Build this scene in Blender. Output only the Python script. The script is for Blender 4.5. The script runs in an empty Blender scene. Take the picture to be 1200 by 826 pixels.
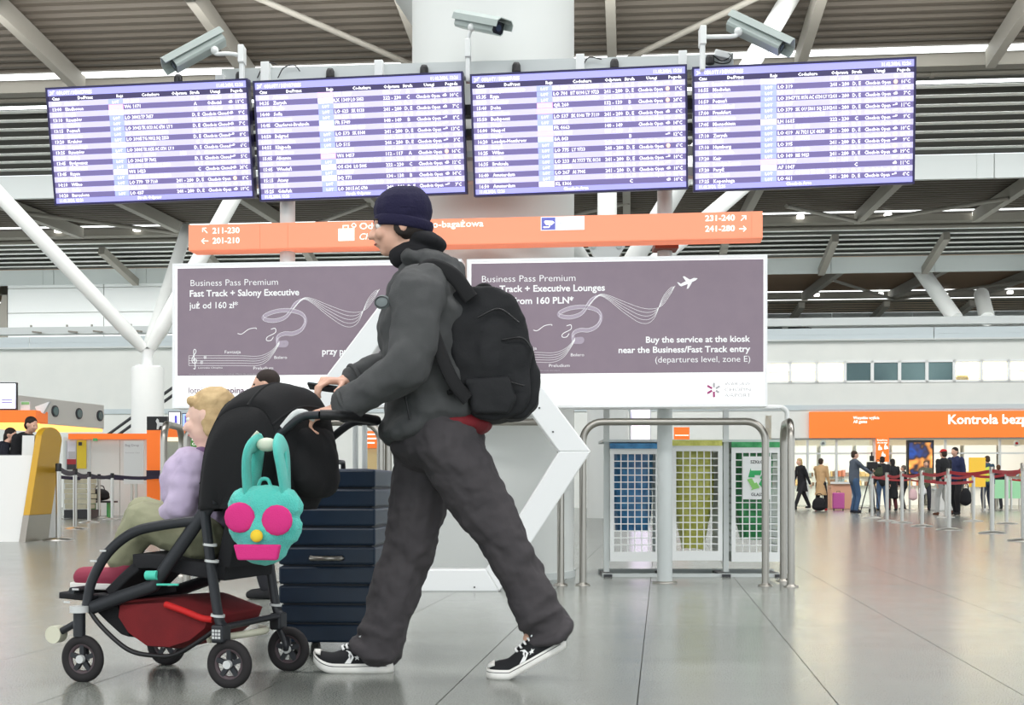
import bpy, bmesh, math, random
from mathutils import Vector, Matrix, Euler, Quaternion
random.seed(7)
R = math.radians
PI = math.pi
SC = bpy.context.scene
COL = SC.collection
# ---------------------------------------------------------------- camera
F = 1500.0; HZ = 572.0; CH = 0.65
cam = bpy.data.cameras.new('camera'); cam_o = bpy.data.objects.new('camera', cam); COL.objects.link(cam_o)
cam.sensor_width = 36; cam.lens = F/1200*36; cam.shift_y = (HZ-413)/1200; cam.clip_end = 400; cam.clip_start = .05
cam_o.location = (0, 0, CH); cam_o.rotation_euler = (R(90), 0, 0)
SC.camera = cam_o
# ---------------------------------------------------------------- world: bright overcast daylight through the glazed fronts
w = bpy.data.worlds.new('overcast'); SC.world = w; w.use_nodes = True
nt = w.node_tree; bg = nt.nodes['Background']
tc = nt.nodes.new('ShaderNodeTexCoord'); sx = nt.nodes.new('ShaderNodeSeparateXYZ'); cr = nt.nodes.new('ShaderNodeValToRGB')
nt.links.new(tc.outputs['Generated'], sx.inputs[0]); nt.links.new(sx.outputs['Z'], cr.inputs[0])
cr.color_ramp.elements[0].position = 0; cr.color_ramp.elements[0].color = (.86, .93, .98, 1)
cr.color_ramp.elements[1].position = 1; cr.color_ramp.elements[1].color = (.96, 1.0, 1.0, 1)
nt.links.new(cr.outputs[0], bg.inputs['Color']); bg.inputs['Strength'].default_value = 1.25
SC.view_settings.view_transform = 'Standard'; SC.view_settings.look = 'None'
SC.view_settings.exposure = 0.62; SC.view_settings.gamma = 1; SC.view_settings.use_curve_mapping = False
def area(name, loc, rot, sx_, sy_, power, col=(1, 1, 1)):
    l = bpy.data.lights.new(name, 'AREA'); l.shape = 'RECTANGLE'; l.size = sx_; l.size_y = sy_; l.energy = power; l.color = col
    o = bpy.data.objects.new(name, l); o.location = loc; o.rotation_euler = rot; COL.objects.link(o); return o
PB = R(5.2)          # the building is turned by this much against the camera
def B(u, v, z=0.0): return Vector((u*math.cos(PB)+v*math.sin(PB), -u*math.sin(PB)+v*math.cos(PB), z))
# daylight falling in through the roof lights, and added fill lamps
area('roof_daylight_fill', B(-2, 33.5, 10.4), (0, 0, -PB), 70, 1.5, 900)
area('roof_daylight_fill', B(0, 47.2, 9.2), (0, 0, -PB), 90, 1.5, 1900)
area('roof_daylight_fill', B(0, 8, 12.2), (0, 0, -PB), 30, 3, 1700)  # unseen, added under the closed near roof so light gets in
area('roof_daylight_fill', B(0, -6, 12.2), (R(12), 0, -PB), 30, 4, 1500)  # likewise added, out of view behind the camera
area('wall_fill_lamp', B(-4, 27, 10.6), (R(62), 0, -PB), 60, 1.5, 1900)  # added fill, tilted towards the back wall to brighten it
# ---------------------------------------------------------------- helpers
def lin(c):
    c = c/255.0
    return c/12.92 if c <= .04045 else ((c+.055)/1.055)**2.4
def rgb(c): return (lin(c[0]), lin(c[1]), lin(c[2]), 1)
MATS = {}
def mat(name, col, rough=.5, metal=0, bump=None, emis=0, noise=None, trans=0, alpha=1, coat=0, sheen=0, rnd=0, ecol=None):
    if name in MATS: return MATS[name]
    m = bpy.data.materials.new(name); m.use_nodes = True; n = m.node_tree; p = n.nodes['Principled BSDF']
    p.inputs['Base Color'].default_value = rgb(col); p.inputs['Roughness'].default_value = rough; p.inputs['Metallic'].default_value = metal
    if emis:
        p.inputs['Emission Color'].default_value = rgb(ecol or col); p.inputs['Emission Strength'].default_value = emis
    if trans: p.inputs['Transmission Weight'].default_value = trans
    if alpha < 1: p.inputs['Alpha'].default_value = alpha
    if coat: p.inputs['Coat Weight'].default_value = coat
    if sheen: p.inputs['Sheen Weight'].default_value = sheen
    if bump or noise or rnd:
        t = n.nodes.new('ShaderNodeTexCoord')
    if bump:
        ns = n.nodes.new('ShaderNodeTexNoise'); ns.inputs['Scale'].default_value = bump[0]; ns.inputs['Detail'].default_value = 4
        b = n.nodes.new('ShaderNodeBump'); b.inputs['Strength'].default_value = bump[1]; b.inputs['Distance'].default_value = bump[2] if len(bump) > 2 else .01
        n.links.new(t.outputs['Object'], ns.inputs['Vector']); n.links.new(ns.outputs['Fac'], b.inputs['Height']); n.links.new(b.outputs[0], p.inputs['Normal'])
    if noise:      # (scale, colour2, amount)
        ns = n.nodes.new('ShaderNodeTexNoise'); ns.inputs['Scale'].default_value = noise[0]; ns.inputs['Detail'].default_value = 6
        mx = n.nodes.new('ShaderNodeMix'); mx.data_type = 'RGBA'
        mx.inputs[6].default_value = rgb(col); mx.inputs[7].default_value = rgb(noise[1])
        mr = n.nodes.new('ShaderNodeMapRange'); mr.inputs[1].default_value = .35; mr.inputs[2].default_value = .65; mr.inputs[4].default_value = noise[2]
        n.links.new(t.outputs['Object'], ns.inputs['Vector']); n.links.new(ns.outputs['Fac'], mr.inputs[0]); n.links.new(mr.outputs[0], mx.inputs[0])
        n.links.new(mx.outputs[2], p.inputs['Base Color'])
        if rnd:
            oi = n.nodes.new('ShaderNodeObjectInfo'); hs = n.nodes.new('ShaderNodeHueSaturation'); m2 = n.nodes.new('ShaderNodeMapRange')
            m2.inputs[3].default_value = 1-rnd; m2.inputs[4].default_value = 1+rnd
            n.links.new(oi.outputs['Random'], m2.inputs[0]); n.links.new(m2.outputs[0], hs.inputs['Value'])
            n.links.new(mx.outputs[2], hs.inputs['Color']); n.links.new(hs.outputs[0], p.inputs['Base Color'])
    MATS[name] = m; return m
def P(px, py, Y): return Vector(((px-600)/F*Y, Y, CH+(HZ-py)/F*Y))
def G(px, py):
    Y = CH*F/(py-HZ); return Vector(((px-600)/F*Y, Y, 0))
class MB:
    def __init__(s): s.v = []; s.f = []; s.m = []; s.sm = []
    def add(s, vs, fs, mi=0, smooth=False, M=None):
        o = len(s.v)
        s.v += [tuple(M @ Vector(v)) if M is not None else tuple(v) for v in vs]
        for f in fs: s.f.append([i+o for i in f]); s.m.append(mi); s.sm.append(smooth)
    def box(s, x0, x1, y0, y1, z0, z1, mi=0, M=None):
        s.add([(x0,y0,z0),(x1,y0,z0),(x1,y1,z0),(x0,y1,z0),(x0,y0,z1),(x1,y0,z1),(x1,y1,z1),(x0,y1,z1)],
              [(0,3,2,1),(4,5,6,7),(0,1,5,4),(1,2,6,5),(2,3,7,6),(3,0,4,7)], mi, False, M)
    def bar(s, a, b, w_, h_, mi=0, up=(0,0,1)):
        a = Vector(a); b = Vector(b); d = (b-a); L = d.length; d.normalize(); up = Vector(up)
        x = d.cross(up)
        if x.length < 1e-4: x = d.cross(Vector((0,1,0)))
        x.normalize(); z = x.cross(d).normalized()
        M = Matrix((x, d, z)).transposed().to_4x4(); M.translation = a
        s.box(-w_/2, w_/2, 0, L, -h_/2, h_/2, mi, M)
    def tube(s, pts, r, n=12, mi=0, cap=True, closed=False, sq=None):
        pts = [Vector(p) for p in pts]; N = len(pts)
        rr = r if isinstance(r, (list, tuple)) else [r]*N
        tans = []
        for i in range(N):
            if closed: t = pts[(i+1) % N]-pts[i-1]
            else: t = pts[min(i+1, N-1)]-pts[max(i-1, 0)]
            tans.append(t.normalized())
        ref = Vector((0,0,1)) if abs(tans[0].z) < .9 else Vector((1,0,0))
        x = tans[0].cross(ref).normalized(); vs = []
        for i in range(N):
            x = (x-tans[i]*x.dot(tans[i])).normalized(); y = tans[i].cross(x)
            for k in range(n):
                a = 2*PI*k/n; ca, sa = math.cos(a), math.sin(a)
                if sq: ca *= sq[0]; sa *= sq[1]
                vs.append(pts[i]+(x*ca+y*sa)*rr[i])
        fs = []
        for i in range(N if closed else N-1):
            j = (i+1) % N
            for k in range(n): k2 = (k+1) % n; fs.append((i*n+k, i*n+k2, j*n+k2, j*n+k))
        s.add(vs, fs, mi, True)
        if cap and not closed:
            s.add([vs[k] for k in range(n)], [tuple(range(n-1,-1,-1))], mi)
            s.add([vs[(N-1)*n+k] for k in range(n)], [tuple(range(n))], mi)
    def cyl(s, a, b, r0, r1=None, n=16, mi=0): s.tube([a, b], [r0, r0 if r1 is None else r1], n, mi)
    def ell(s, c, rad, mi=0, M=None, n=14, m=9):
        c = Vector(c); vs = [(0,0,1)]
        for i in range(1, m):
            t = PI*i/m
            for k in range(n): a = 2*PI*k/n; vs.append((math.sin(t)*math.cos(a), math.sin(t)*math.sin(a), math.cos(t)))
        vs.append((0,0,-1)); fs = [(0, 1+k, 1+(k+1) % n) for k in range(n)]
        for i in range(m-2):
            for k in range(n): k2 = (k+1) % n; fs.append((1+i*n+k, 1+(i+1)*n+k, 1+(i+1)*n+k2, 1+i*n+k2))
        e = len(vs)-1; fs += [(e, 1+(m-2)*n+(k+1) % n, 1+(m-2)*n+k) for k in range(n)]
        if isinstance(rad, (int, float)): rad = (rad,)*3
        Q = M.to_3x3() if M is not None else Matrix.Identity(3)
        s.add([c+Q @ Vector((v[0]*rad[0], v[1]*rad[1], v[2]*rad[2])) for v in vs], fs, mi, True)
    def prism(s, poly, y0, y1, mi=0, M=None):      # polygon in x,z, extruded along y (counter-clockwise seen from -y)
        n = len(poly); vs = [(p[0], y0, p[1]) for p in poly]+[(p[0], y1, p[1]) for p in poly]
        a = sum(poly[i][0]*poly[(i+1) % n][1]-poly[(i+1) % n][0]*poly[i][1] for i in range(n))
        fs = [tuple(range(n)), tuple(range(2*n-1, n-1, -1))]+[((i+1) % n, i, i+n, (i+1) % n+n) for i in range(n)]
        if a < 0: fs = [tuple(reversed(f)) for f in fs]
        s.add(vs, fs, mi, False, M)
    def grid(s, rows, mi=0, smooth=True, close=False):
        n = len(rows[0]); vs = [v for r_ in rows for v in r_]; fs = []
        for i in range(len(rows)-1):
            for k in range(n if close else n-1): k2 = (k+1) % n; fs.append((i*n+k, i*n+k2, (i+1)*n+k2, (i+1)*n+k))
        s.add(vs, fs, mi, smooth)
    def lathe(s, prof, c=(0,0,0), n=20, mi=0):
        rows = [[(c[0]+r_*math.cos(2*PI*k/n), c[1]+r_*math.sin(2*PI*k/n), c[2]+z) for k in range(n)] for r_, z in prof]
        s.grid(rows, mi, True, True)
        s.add(rows[0], [tuple(range(n-1,-1,-1))], mi); s.add(rows[-1], [tuple(range(n))], mi)
    def text(s, t, x, z, h, width=None, align='L', y=0, mi=0, bold=0, shear=0, M=None, res=2):
        vs, fs, w0 = glyphs(t, bold, shear, res)
        if not vs: return
        sx_ = (width/w0) if width else h/.72
        sz = h/.72
        off = 0 if align == 'L' else (-w0*sx_ if align == 'R' else -w0*sx_/2)
        s.add([(x+off+v[0]*sx_, y, z+v[1]*sz) for v in vs], fs, mi, False, M)
GC = {}
def glyphs(t, bold, shear, res):
    k = (t, bold, shear, res)
    if k in GC: return GC[k]
    c = bpy.data.curves.new('t', 'FONT'); c.body = t; c.size = 1; c.resolution_u = res; c.offset = bold; c.shear = shear; c.fill_mode = 'FRONT'
    o = bpy.data.objects.new('t', c); me = bpy.data.meshes.new_from_object(o)
    vs = [(v.co.x, v.co.y) for v in me.vertices]; fs = [tuple(p.vertices) for p in me.polygons]
    if vs:
        x0 = min(v[0] for v in vs); x1 = max(v[0] for v in vs); vs = [(a-x0, b) for a, b in vs]; w0 = x1-x0
    else: w0 = 0
    bpy.data.objects.remove(o); bpy.data.curves.remove(c); bpy.data.meshes.remove(me)
    GC[k] = (vs, fs, w0); return GC[k]
def tag(o, label=None, cat=None, group=None, kind=None):
    if label: o['label'] = label
    if cat: o['category'] = cat
    if group: o['group'] = group
    if kind: o['kind'] = kind
    return o
def mesh(name, mb, mats):
    me = bpy.data.meshes.new(name); me.from_pydata(mb.v, [], mb.f)
    for m in (mats if isinstance(mats, (list, tuple)) else [mats]): me.materials.append(m)
    me.polygons.foreach_set('material_index', mb.m); me.polygons.foreach_set('use_smooth', mb.sm); me.update(); return me
def ob(name, mb, mats, parent=None, bevel=0, label=None, cat=None, group=None, kind=None, loc=None, rot=None, solid=0, sub=0):
    me = mb if isinstance(mb, bpy.types.Mesh) else mesh(name, mb, mats)
    o = bpy.data.objects.new(name, me); COL.objects.link(o)
    if parent: o.parent = parent
    if loc is not None: o.location = loc
    if rot is not None: o.rotation_euler = rot
    if solid: m = o.modifiers.new('s', 'SOLIDIFY'); m.thickness = solid; m.offset = 0
    if bevel: m = o.modifiers.new('b', 'BEVEL'); m.width = bevel; m.segments = 2; m.limit_method = 'ANGLE'
    if sub: m = o.modifiers.new('u', 'SUBSURF'); m.levels = sub; m.render_levels = sub
    tag(o, label, cat, group, kind); return o
def thing(name, label, cat, loc=(0,0,0), rz=0, group=None):
    o = bpy.data.objects.new(name, None); COL.objects.link(o); o.location = loc; o.rotation_euler = (0, 0, rz); o.empty_display_size = .1
    return tag(o, label, cat, group)
def dup(src, loc=None, rz=None, label=None, parent=None):
    c = src.copy(); COL.objects.link(c)
    if parent: c.parent = parent
    if loc is not None: c.location = loc
    if rz is not None: c.rotation_euler = (0, 0, rz)
    if label: c['label'] = label
    for ch in list(src.children): dup(ch, parent=c)
    return c
def arc(c, r, a0, a1, n, ax=(1,0,0), ay=(0,0,1)):
    c = Vector(c); ax = Vector(ax); ay = Vector(ay)
    return [c+ax*(r*math.cos(R(a0+(a1-a0)*i/n)))+ay*(r*math.sin(R(a0+(a1-a0)*i/n))) for i in range(n+1)]
def smooth_path(pts, n=6):     # Catmull-Rom through the points
    pts = [Vector(p) for p in pts]; q = [2*pts[0]-pts[1]]+pts+[2*pts[-1]-pts[-2]]; out = []
    for i in range(1, len(q)-2):
        for k in range(n):
            t = k/n; a, b, c, d = q[i-1], q[i], q[i+1], q[i+2]
            out.append(.5*((2*b)+(c-a)*t+(2*a-5*b+4*c-d)*t*t+(3*b-a-3*c+d)*t**3))
    out.append(pts[-1]); return out
# voxel-merged bodies
def blob(name, prims, m, parent, voxel=.01, sm=4, disp=None, label=None, org=(0,0,0)):
    b = MB(); org = Vector(org)
    for p in prims:
        if p[0] == 'c':
            a, c = Vector(p[1])-org, Vector(p[2])-org; r0, r1 = p[3], p[4]
            b.tube([a, c], [r0, r1], 12); b.ell(a, r0, n=12, m=7); b.ell(c, r1, n=12, m=7)
        elif p[0] == 'e': b.ell(Vector(p[1])-org, p[2], M=p[3] if len(p) > 3 else None)
        elif p[0] == 'm': b.add([Vector(v)-org for v in p[1]], p[2])
    me = mesh(name, b, m); o = bpy.data.objects.new('tmp', me); COL.objects.link(o)
    r_ = o.modifiers.new('r', 'REMESH'); r_.mode = 'VOXEL'; r_.voxel_size = voxel
    if sm: s_ = o.modifiers.new('s', 'SMOOTH'); s_.factor = .5; s_.iterations = sm
    if disp:
        for sc_, st_ in (disp if isinstance(disp, list) else [disp]):
            tx = bpy.data.textures.new('folds', 'CLOUDS'); tx.noise_scale = sc_; tx.noise_depth = 1
            d = o.modifiers.new('d', 'DISPLACE'); d.texture = tx; d.strength = st_; d.mid_level = .5
    dg = bpy.context.evaluated_depsgraph_get(); me2 = bpy.data.meshes.new_from_object(o.evaluated_get(dg), depsgraph=dg)
    bpy.data.objects.remove(o); bpy.data.meshes.remove(me)
    me2.name = name; me2.materials.clear(); me2.materials.append(m)
    me2.polygons.foreach_set('use_smooth', [True]*len(me2.polygons)); me2.update()
    o = bpy.data.objects.new(name, me2); COL.objects.link(o)
    if parent: o.parent = parent
    if label: o['label'] = label
    return o
# ---------------------------------------------------------------- materials
WHITE = mat('white_paint', (236,238,236), .45)
WALLW = mat('white_wall', (228,230,224), .7, noise=(1.5, (220,223,218), .5))
COLW = mat('column_white', (226,228,224), .6, noise=(.8, (216,219,216), .5))
STEELW = mat('white_steel', (205,210,208), .5)
GREYW = mat('grey_blue_panel', (196,206,208), .5)
BEAM = mat('beam_grey', (150,146,136), .6)
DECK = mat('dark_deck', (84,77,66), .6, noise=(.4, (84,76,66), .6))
LOUV = mat('louvre_metal', (244,246,240), .45)
SKYL = mat('roof_light', (245,250,250), .5, emis=1.6)
CHROME = mat('brushed_steel', (190,188,182), .28, 1)
STEEL = mat('satin_steel', (168,164,156), .32, 1)
BLACK = mat('black_plastic', (16,16,18), .45)
DARK = mat('dark_grey', (52,53,56), .5)
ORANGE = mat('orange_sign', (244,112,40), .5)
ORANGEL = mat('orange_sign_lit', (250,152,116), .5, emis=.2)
WTXT = mat('white_print', (245,245,245), .6, emis=.12)
WTXTE = mat('white_lit_print', (255,250,245), .6, emis=.55)
RED = mat('red_belt', (190,26,40), .6)
# ================================================================ THE SETTING
# ---- floor of granite tiles
FT = R(6.62); cf, sf = math.cos(FT), math.sin(FT); P0, Q0, TS = -.07, 5.524-.6*4, .6
def tw(p, q): return (p*cf+q*sf, -p*sf+q*cf)
def floor_mat(name, lines):
    m = bpy.data.materials.new(name); m.use_nodes = True; n = m.node_tree; p = n.nodes['Principled BSDF']; L = n.links
    t = n.nodes.new('ShaderNodeTexCoord'); g = n.nodes.new('ShaderNodeNewGeometry')
    ns = n.nodes.new('ShaderNodeTexNoise'); ns.inputs['Scale'].default_value = 190; ns.inputs['Detail'].default_value = 3
    n2 = n.nodes.new('ShaderNodeTexNoise'); n2.inputs['Scale'].default_value = 2.2; n2.inputs['Detail'].default_value = 5
    L.new(g.outputs['Position'], ns.inputs['Vector']); L.new(g.outputs['Position'], n2.inputs['Vector'])
    a = n.nodes.new('ShaderNodeValToRGB'); a.color_ramp.elements[0].position = .35; a.color_ramp.elements[1].position = .66
    a.color_ramp.elements[0].color = rgb((92,96,90)); a.color_ramp.elements[1].color = rgb((160,163,156)); L.new(ns.outputs['Fac'], a.inputs[0])
    mx = n.nodes.new('ShaderNodeMix'); mx.data_type = 'RGBA'; mx.inputs[0].default_value = .3; mx.inputs[7].default_value = rgb((134,137,130))
    L.new(a.outputs[0], mx.inputs[6])
    hs = n.nodes.new('ShaderNodeHueSaturation'); mr = n.nodes.new('ShaderNodeMapRange'); mr.inputs[1].default_value = .3; mr.inputs[2].default_value = .7; mr.inputs[3].default_value = .93; mr.inputs[4].default_value = 1.06
    L.new(n2.outputs['Fac'], mr.inputs[0])
    if lines:
        L.new(mr.outputs[0], hs.inputs['Value'])
        br = n.nodes.new('ShaderNodeTexBrick'); br.offset = 0; br.inputs['Scale'].default_value = 1; br.inputs['Brick Width'].default_value = TS; br.inputs['Row Height'].default_value = TS
        br.inputs['Mortar Size'].default_value = .004; br.inputs['Color1'].default_value = (0,0,0,1); br.inputs['Color2'].default_value = (0,0,0,1); br.inputs['Mortar'].default_value = (1,1,1,1)
        L.new(t.outputs['Object'], br.inputs['Vector']); m3 = n.nodes.new('ShaderNodeMix'); m3.data_type = 'RGBA'; m3.inputs[7].default_value = rgb((70,70,66))
        L.new(mx.outputs[2], hs.inputs['Color']); L.new(hs.outputs[0], m3.inputs[6]); L.new(br.outputs['Color'], m3.inputs[0]); L.new(m3.outputs[2], p.inputs['Base Color'])
    else:
        oi = n.nodes.new('ShaderNodeObjectInfo'); m2 = n.nodes.new('ShaderNodeMapRange'); m2.inputs[3].default_value = .96; m2.inputs[4].default_value = 1.04
        L.new(oi.outputs['Random'], m2.inputs[0]); mu = n.nodes.new('ShaderNodeMath'); mu.operation = 'MULTIPLY'; L.new(mr.outputs[0], mu.inputs[0]); L.new(m2.outputs[0], mu.inputs[1]); L.new(mu.outputs[0], hs.inputs['Value'])
        L.new(mx.outputs[2], hs.inputs['Color']); L.new(hs.outputs[0], p.inputs['Base Color'])
    rr = n.nodes.new('ShaderNodeMapRange'); rr.inputs[1].default_value = .3; rr.inputs[2].default_value = .7; rr.inputs[3].default_value = .2; rr.inputs[4].default_value = .22
    L.new(n2.outputs['Fac'], rr.inputs[0]); L.new(rr.outputs[0], p.inputs['Roughness']); p.inputs['IOR'].default_value = 1.5
    return m
FM1 = floor_mat('granite_tile', False); FM2 = floor_mat('granite_floor', True); GROUT = mat('floor_grout', (70,70,66), .9)
fb = MB(); tiles = []; k = 0
LO, HI = -60, 60
def frect(p0, p1, q0, q1, z=0, mi=0): fb.add([(p0-P0,q0-Q0,z),(p1-P0,q0-Q0,z),(p1-P0,q1-Q0,z),(p0-P0,q1-Q0,z)], [(0,1,2,3)], mi)
q = Q0; cnt = 0
while True:
    Ym = (q+TS)*1.07; i0 = math.floor((-.525*Ym-P0)/TS); i1 = math.ceil((.285*Ym-P0)/TS)
    if cnt+(i1-i0) > 300: break
    for i in range(i0, i1): tiles.append((P0+i*TS, q))
    cnt += i1-i0
    frect(LO, P0+i0*TS, q, q+TS); frect(P0+i1*TS, HI, q, q+TS); frect(P0+i0*TS, P0+i1*TS, q, q+TS, -.008, 1)
    q += TS
frect(LO, HI, -25, Q0); frect(LO, HI, q, 95)
ox, oy = tw(P0, Q0)
floor = ob('floor', fb, [FM2, GROUT], kind='structure', loc=(ox, oy, 0), rot=(0,0,-FT))
tb = MB(); g1, g2 = .0018, .0008
tb.box(g1, TS-g1, g2, TS-g2, -.01, 0)
tme = mesh('tile', tb, FM1)
for p, q_ in tiles:
    o = bpy.data.objects.new('tile', tme); COL.objects.link(o); o.parent = floor; o.location = (p-P0, q_-Q0, 0)
# ---- the wavy metal roof
BR = (0, 0, -PB)
def ribs(b, prof, u0, u1, per=.37, amp=.08):
    # trapezoid ribs running across the hall, following the profile [(v,z)..]
    for (va, za), (vb, zb) in zip(prof, prof[1:]):
        n = max(1, round((vb-va)/per)); rows = []
        for i in range(n):
            for t, h in ((0, 0), (.18, 0), (.32, amp), (.68, amp), (.82, 0)):
                s_ = (i+t)/n; v = va+(vb-va)*s_; z = za+(zb-za)*s_+h; rows.append([(u0, v, z), (u1, v, z)])
        rows.append([(u0, vb, zb), (u1, vb, zb)])
        b.grid(rows, 0, False)
D1 = [(12, 12.95), (22, 12.6), (28, 12.2), (32, 11.8)]
L1 = [(34.1, 11.49), (38, 10.63)]
D2 = [(38.2, 10.62), (46.8, 10.91)]; L2 = [(48.3, 10.75), (51.7, 10.13)]
D3 = [(51.9, 10.12), (64.5, 10.75)]; L3 = [(66, 10.5), (69.5, 10.29)]
rb = MB()
for D in (D1, D2): ribs(rb, D, -48, 48)
for v0, v1, z in ((31.95, 34.15, 11.82), (46.7, 48.4, 11.05), (64.4, 66.1, 10.85)): rb.add([(-48, v0, z), (48, v0, z), (48, v1, z), (-48, v1, z)], [(3, 2, 1, 0)])
rb.add([(-48,-16,13.2),(48,-16,13.2),(48,12,12.95),(-48,12,12.95)], [(3,2,1,0)])
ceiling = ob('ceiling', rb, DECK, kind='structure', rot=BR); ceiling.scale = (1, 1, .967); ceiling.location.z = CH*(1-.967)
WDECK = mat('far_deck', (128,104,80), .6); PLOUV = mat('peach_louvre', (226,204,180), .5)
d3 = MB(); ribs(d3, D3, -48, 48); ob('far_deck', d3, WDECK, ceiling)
DARKB = mat('louvre_backing', (92,92,86), .8)
for L in (L1, L2, L3):
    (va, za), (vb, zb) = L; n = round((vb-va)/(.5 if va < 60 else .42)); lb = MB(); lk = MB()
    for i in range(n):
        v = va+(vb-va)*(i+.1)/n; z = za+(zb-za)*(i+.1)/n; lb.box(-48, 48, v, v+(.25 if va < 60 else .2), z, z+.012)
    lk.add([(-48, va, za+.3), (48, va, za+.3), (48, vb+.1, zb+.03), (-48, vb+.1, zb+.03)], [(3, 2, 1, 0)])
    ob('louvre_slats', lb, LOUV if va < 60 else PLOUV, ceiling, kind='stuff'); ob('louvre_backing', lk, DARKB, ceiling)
for (v0, v1, z) in ((31.98, 32.35, 11.74), (33.85, 34.03, 11.48), (46.78, 46.92, 10.88), (48.15, 48.27, 10.72), (64.5, 64.65, 10.72), (65.85, 66, 10.5)):
    sb = MB(); sb.box(-48, 48, v0, v1, z, z+.04); ob('light_strip', sb, SKYL, ceiling, label='bright roof light strip')
PIPEM = mat('pipe_grey', (122,118,108), .6)
# small lamps along the strips
LMP = mat('lamp_glow', (255,255,250), .5, emis=3)
lm = MB()
for v, z in ((47.15, 10.85), (64.6, 10.6)):
    for i in range(-11, 12): lm.box(i*3.1-.12, i*3.1+.12, v-.1, v+.1, z-.1, z+.02)
o = ob('spot_lamp_row', lm, LMP, ceiling, kind='stuff')
def bbox_(name, args, m, label=None, bevel=0):
    b = MB(); b.box(*args); return ob(name, b, m, ceiling, label=label, bevel=bevel)
bbox_('box_beam', (-48, 48, 32.5, 32.9, 11.45, 11.8), PIPEM)
b = MB(); b.tube([(-48, 33.2, 11.58), (48, 33.2, 11.58)], .17, 16)
for i in range(-12, 13): b.tube([(i*3.8, 33.2, 11.58), (i*3.8+.1, 33.2, 11.58)], .2, 16)
ob('roof_pipe', b, PIPEM, ceiling)
for v, z0, z1 in ((47.2, 10.6, 10.85), (65.2, 10.5, 10.75)):
    bbox_('box_beam', (-48, 48, v, v+.5, z0+.0, z1), PIPEM)
    b = MB(); b.tube([(-48, v+.8, z0-.02), (48, v+.8, z0-.02)], .1, 10); ob('roof_pipe', b, PIPEM, ceiling)
def beam(a, b_, w_, h_, name='roof_beam', m=BEAM):
    mb = MB(); mb.bar(a, b_, w_, h_); return ob(name, mb, m, ceiling)
for k in range(-6, 7):
    u = -.4+4.6*k
    beam((u, 12, 12.68), (u, 22, 12.32), .22, .5); beam((u, 22, 12.32), (u, 28, 11.92), .22, .5); beam((u, 28, 11.92), (u, 32.2, 11.5), .22, .5)
for k in range(-7, 7):
    u = 8.2+4.13*k; beam((u, 38.3, 10.35), (u, 46.9, 10.66), .25, .42)
    beam((7.6+4.0*k, 48.1, 10.2), (7.6+4.0*k, 51.6, 9.5), .25, .3)
for k in range(-9, 8):
    u = 8.7+4.2*k; beam((u, 51.9, 9.9), (u, 64.6, 10.5), .28, .4); beam((u, 65.6, 10.2), (u, 69.4, 9.95), .3, .3)
# thin wind braces
for (a, b_) in (((-.4, 31.8, 11.45), (4.15, 27, 11.9)), ((-5, 31.8, 11.45), (-9.4, 26, 12.0)), ((8.2, 46.5, 10.45), (5.2, 43, 10.3)), ((8.2, 46.5, 10.45), (12.2, 42.5, 10.3)), ((-16.4, 46.5, 10.45), (-20.5, 41, 10.2)), ((-4.2, 46.5, 10.45), (0, 42, 10.3)), ((-12.4, 46.5, 10.45), (-8.4, 41, 10.2)), ((12.9, 64, 10.2), (8.7, 56, 9.9)), ((12.9, 64, 10.2), (17.1, 57, 9.9))):
    b = MB(); b.tube([a, b_], .075, 8); ob('wind_brace', b, BEAM, ceiling)
# white girders facing the hall
for (v, z0, z1, st) in ((38, 9.9, 10.62, 3.9), (51.7, 9.47, 10.12, 4.0), (69.5, 9.7, 10.3, 4.2)):
    n = int(96/st)
    for i in range(n):
        b = MB(); u = -48+i*st; b.box(u+.012, u+st-.012, v, v+.15, z0, z1); b.box(u+st-.5, u+st-.47, v-.02, v, z0, z1); ob('girder_panel', b, STEELW, ceiling)
# ---- back wall of the hall (gallery storey above, shops below), 42 m away
VB = 42.0; K = VB/F     # metres per pixel of height at that wall
def zw(d): return CH+d*K/1.0245
def ub(px, v=VB):
    dx = (px-600)/F; Y = v/(dx*math.sin(PB)+math.cos(PB)); return dx*Y*math.cos(PB)-Y*math.sin(PB)
UO = ub(904)             # left end of the shop opening
w0 = MB()
w0.box(-40, UO, VB, VB+.3, 0, zw(92)); w0.box(UO, 40, VB, VB+.3, zw(59), zw(92))      # lower wall, band over the opening
w0.box(-40, 40, VB, VB+.3, zw(92), zw(124)); w0.box(-40, ub(899), VB, VB+.3, zw(124), zw(150))
w0.box(-40, 40, VB, VB+.3, zw(150), zw(173))
wall_back = ob('wall_back', w0, WALLW, kind='structure', rot=BR)
b = MB(); b.box(-40, 40, VB-.05, VB, zw(92), zw(98)); ob('wall_ledge', b, GREYW, wall_back)
for i in range(-7, 8):          # gallery parapet: glass panels in a pale rail
    b = MB(); u = i*6.0-2.3
    b.box(u+.015, u+5.985, VB-.12, VB-.08, zw(188), zw(175)); b.box(u+.015, u+5.985, VB-.13, VB-.09, zw(182), zw(180.5)); ob('parapet_panel', b, GREYW, wall_back)
b = MB(); b.box(-40, 40, VB-.2, VB+.1, zw(191), zw(200)); b.box(-40, 40, VB-.22, VB-.1, zw(173), zw(175)); ob('parapet_rail', b, STEELW, wall_back)
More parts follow.
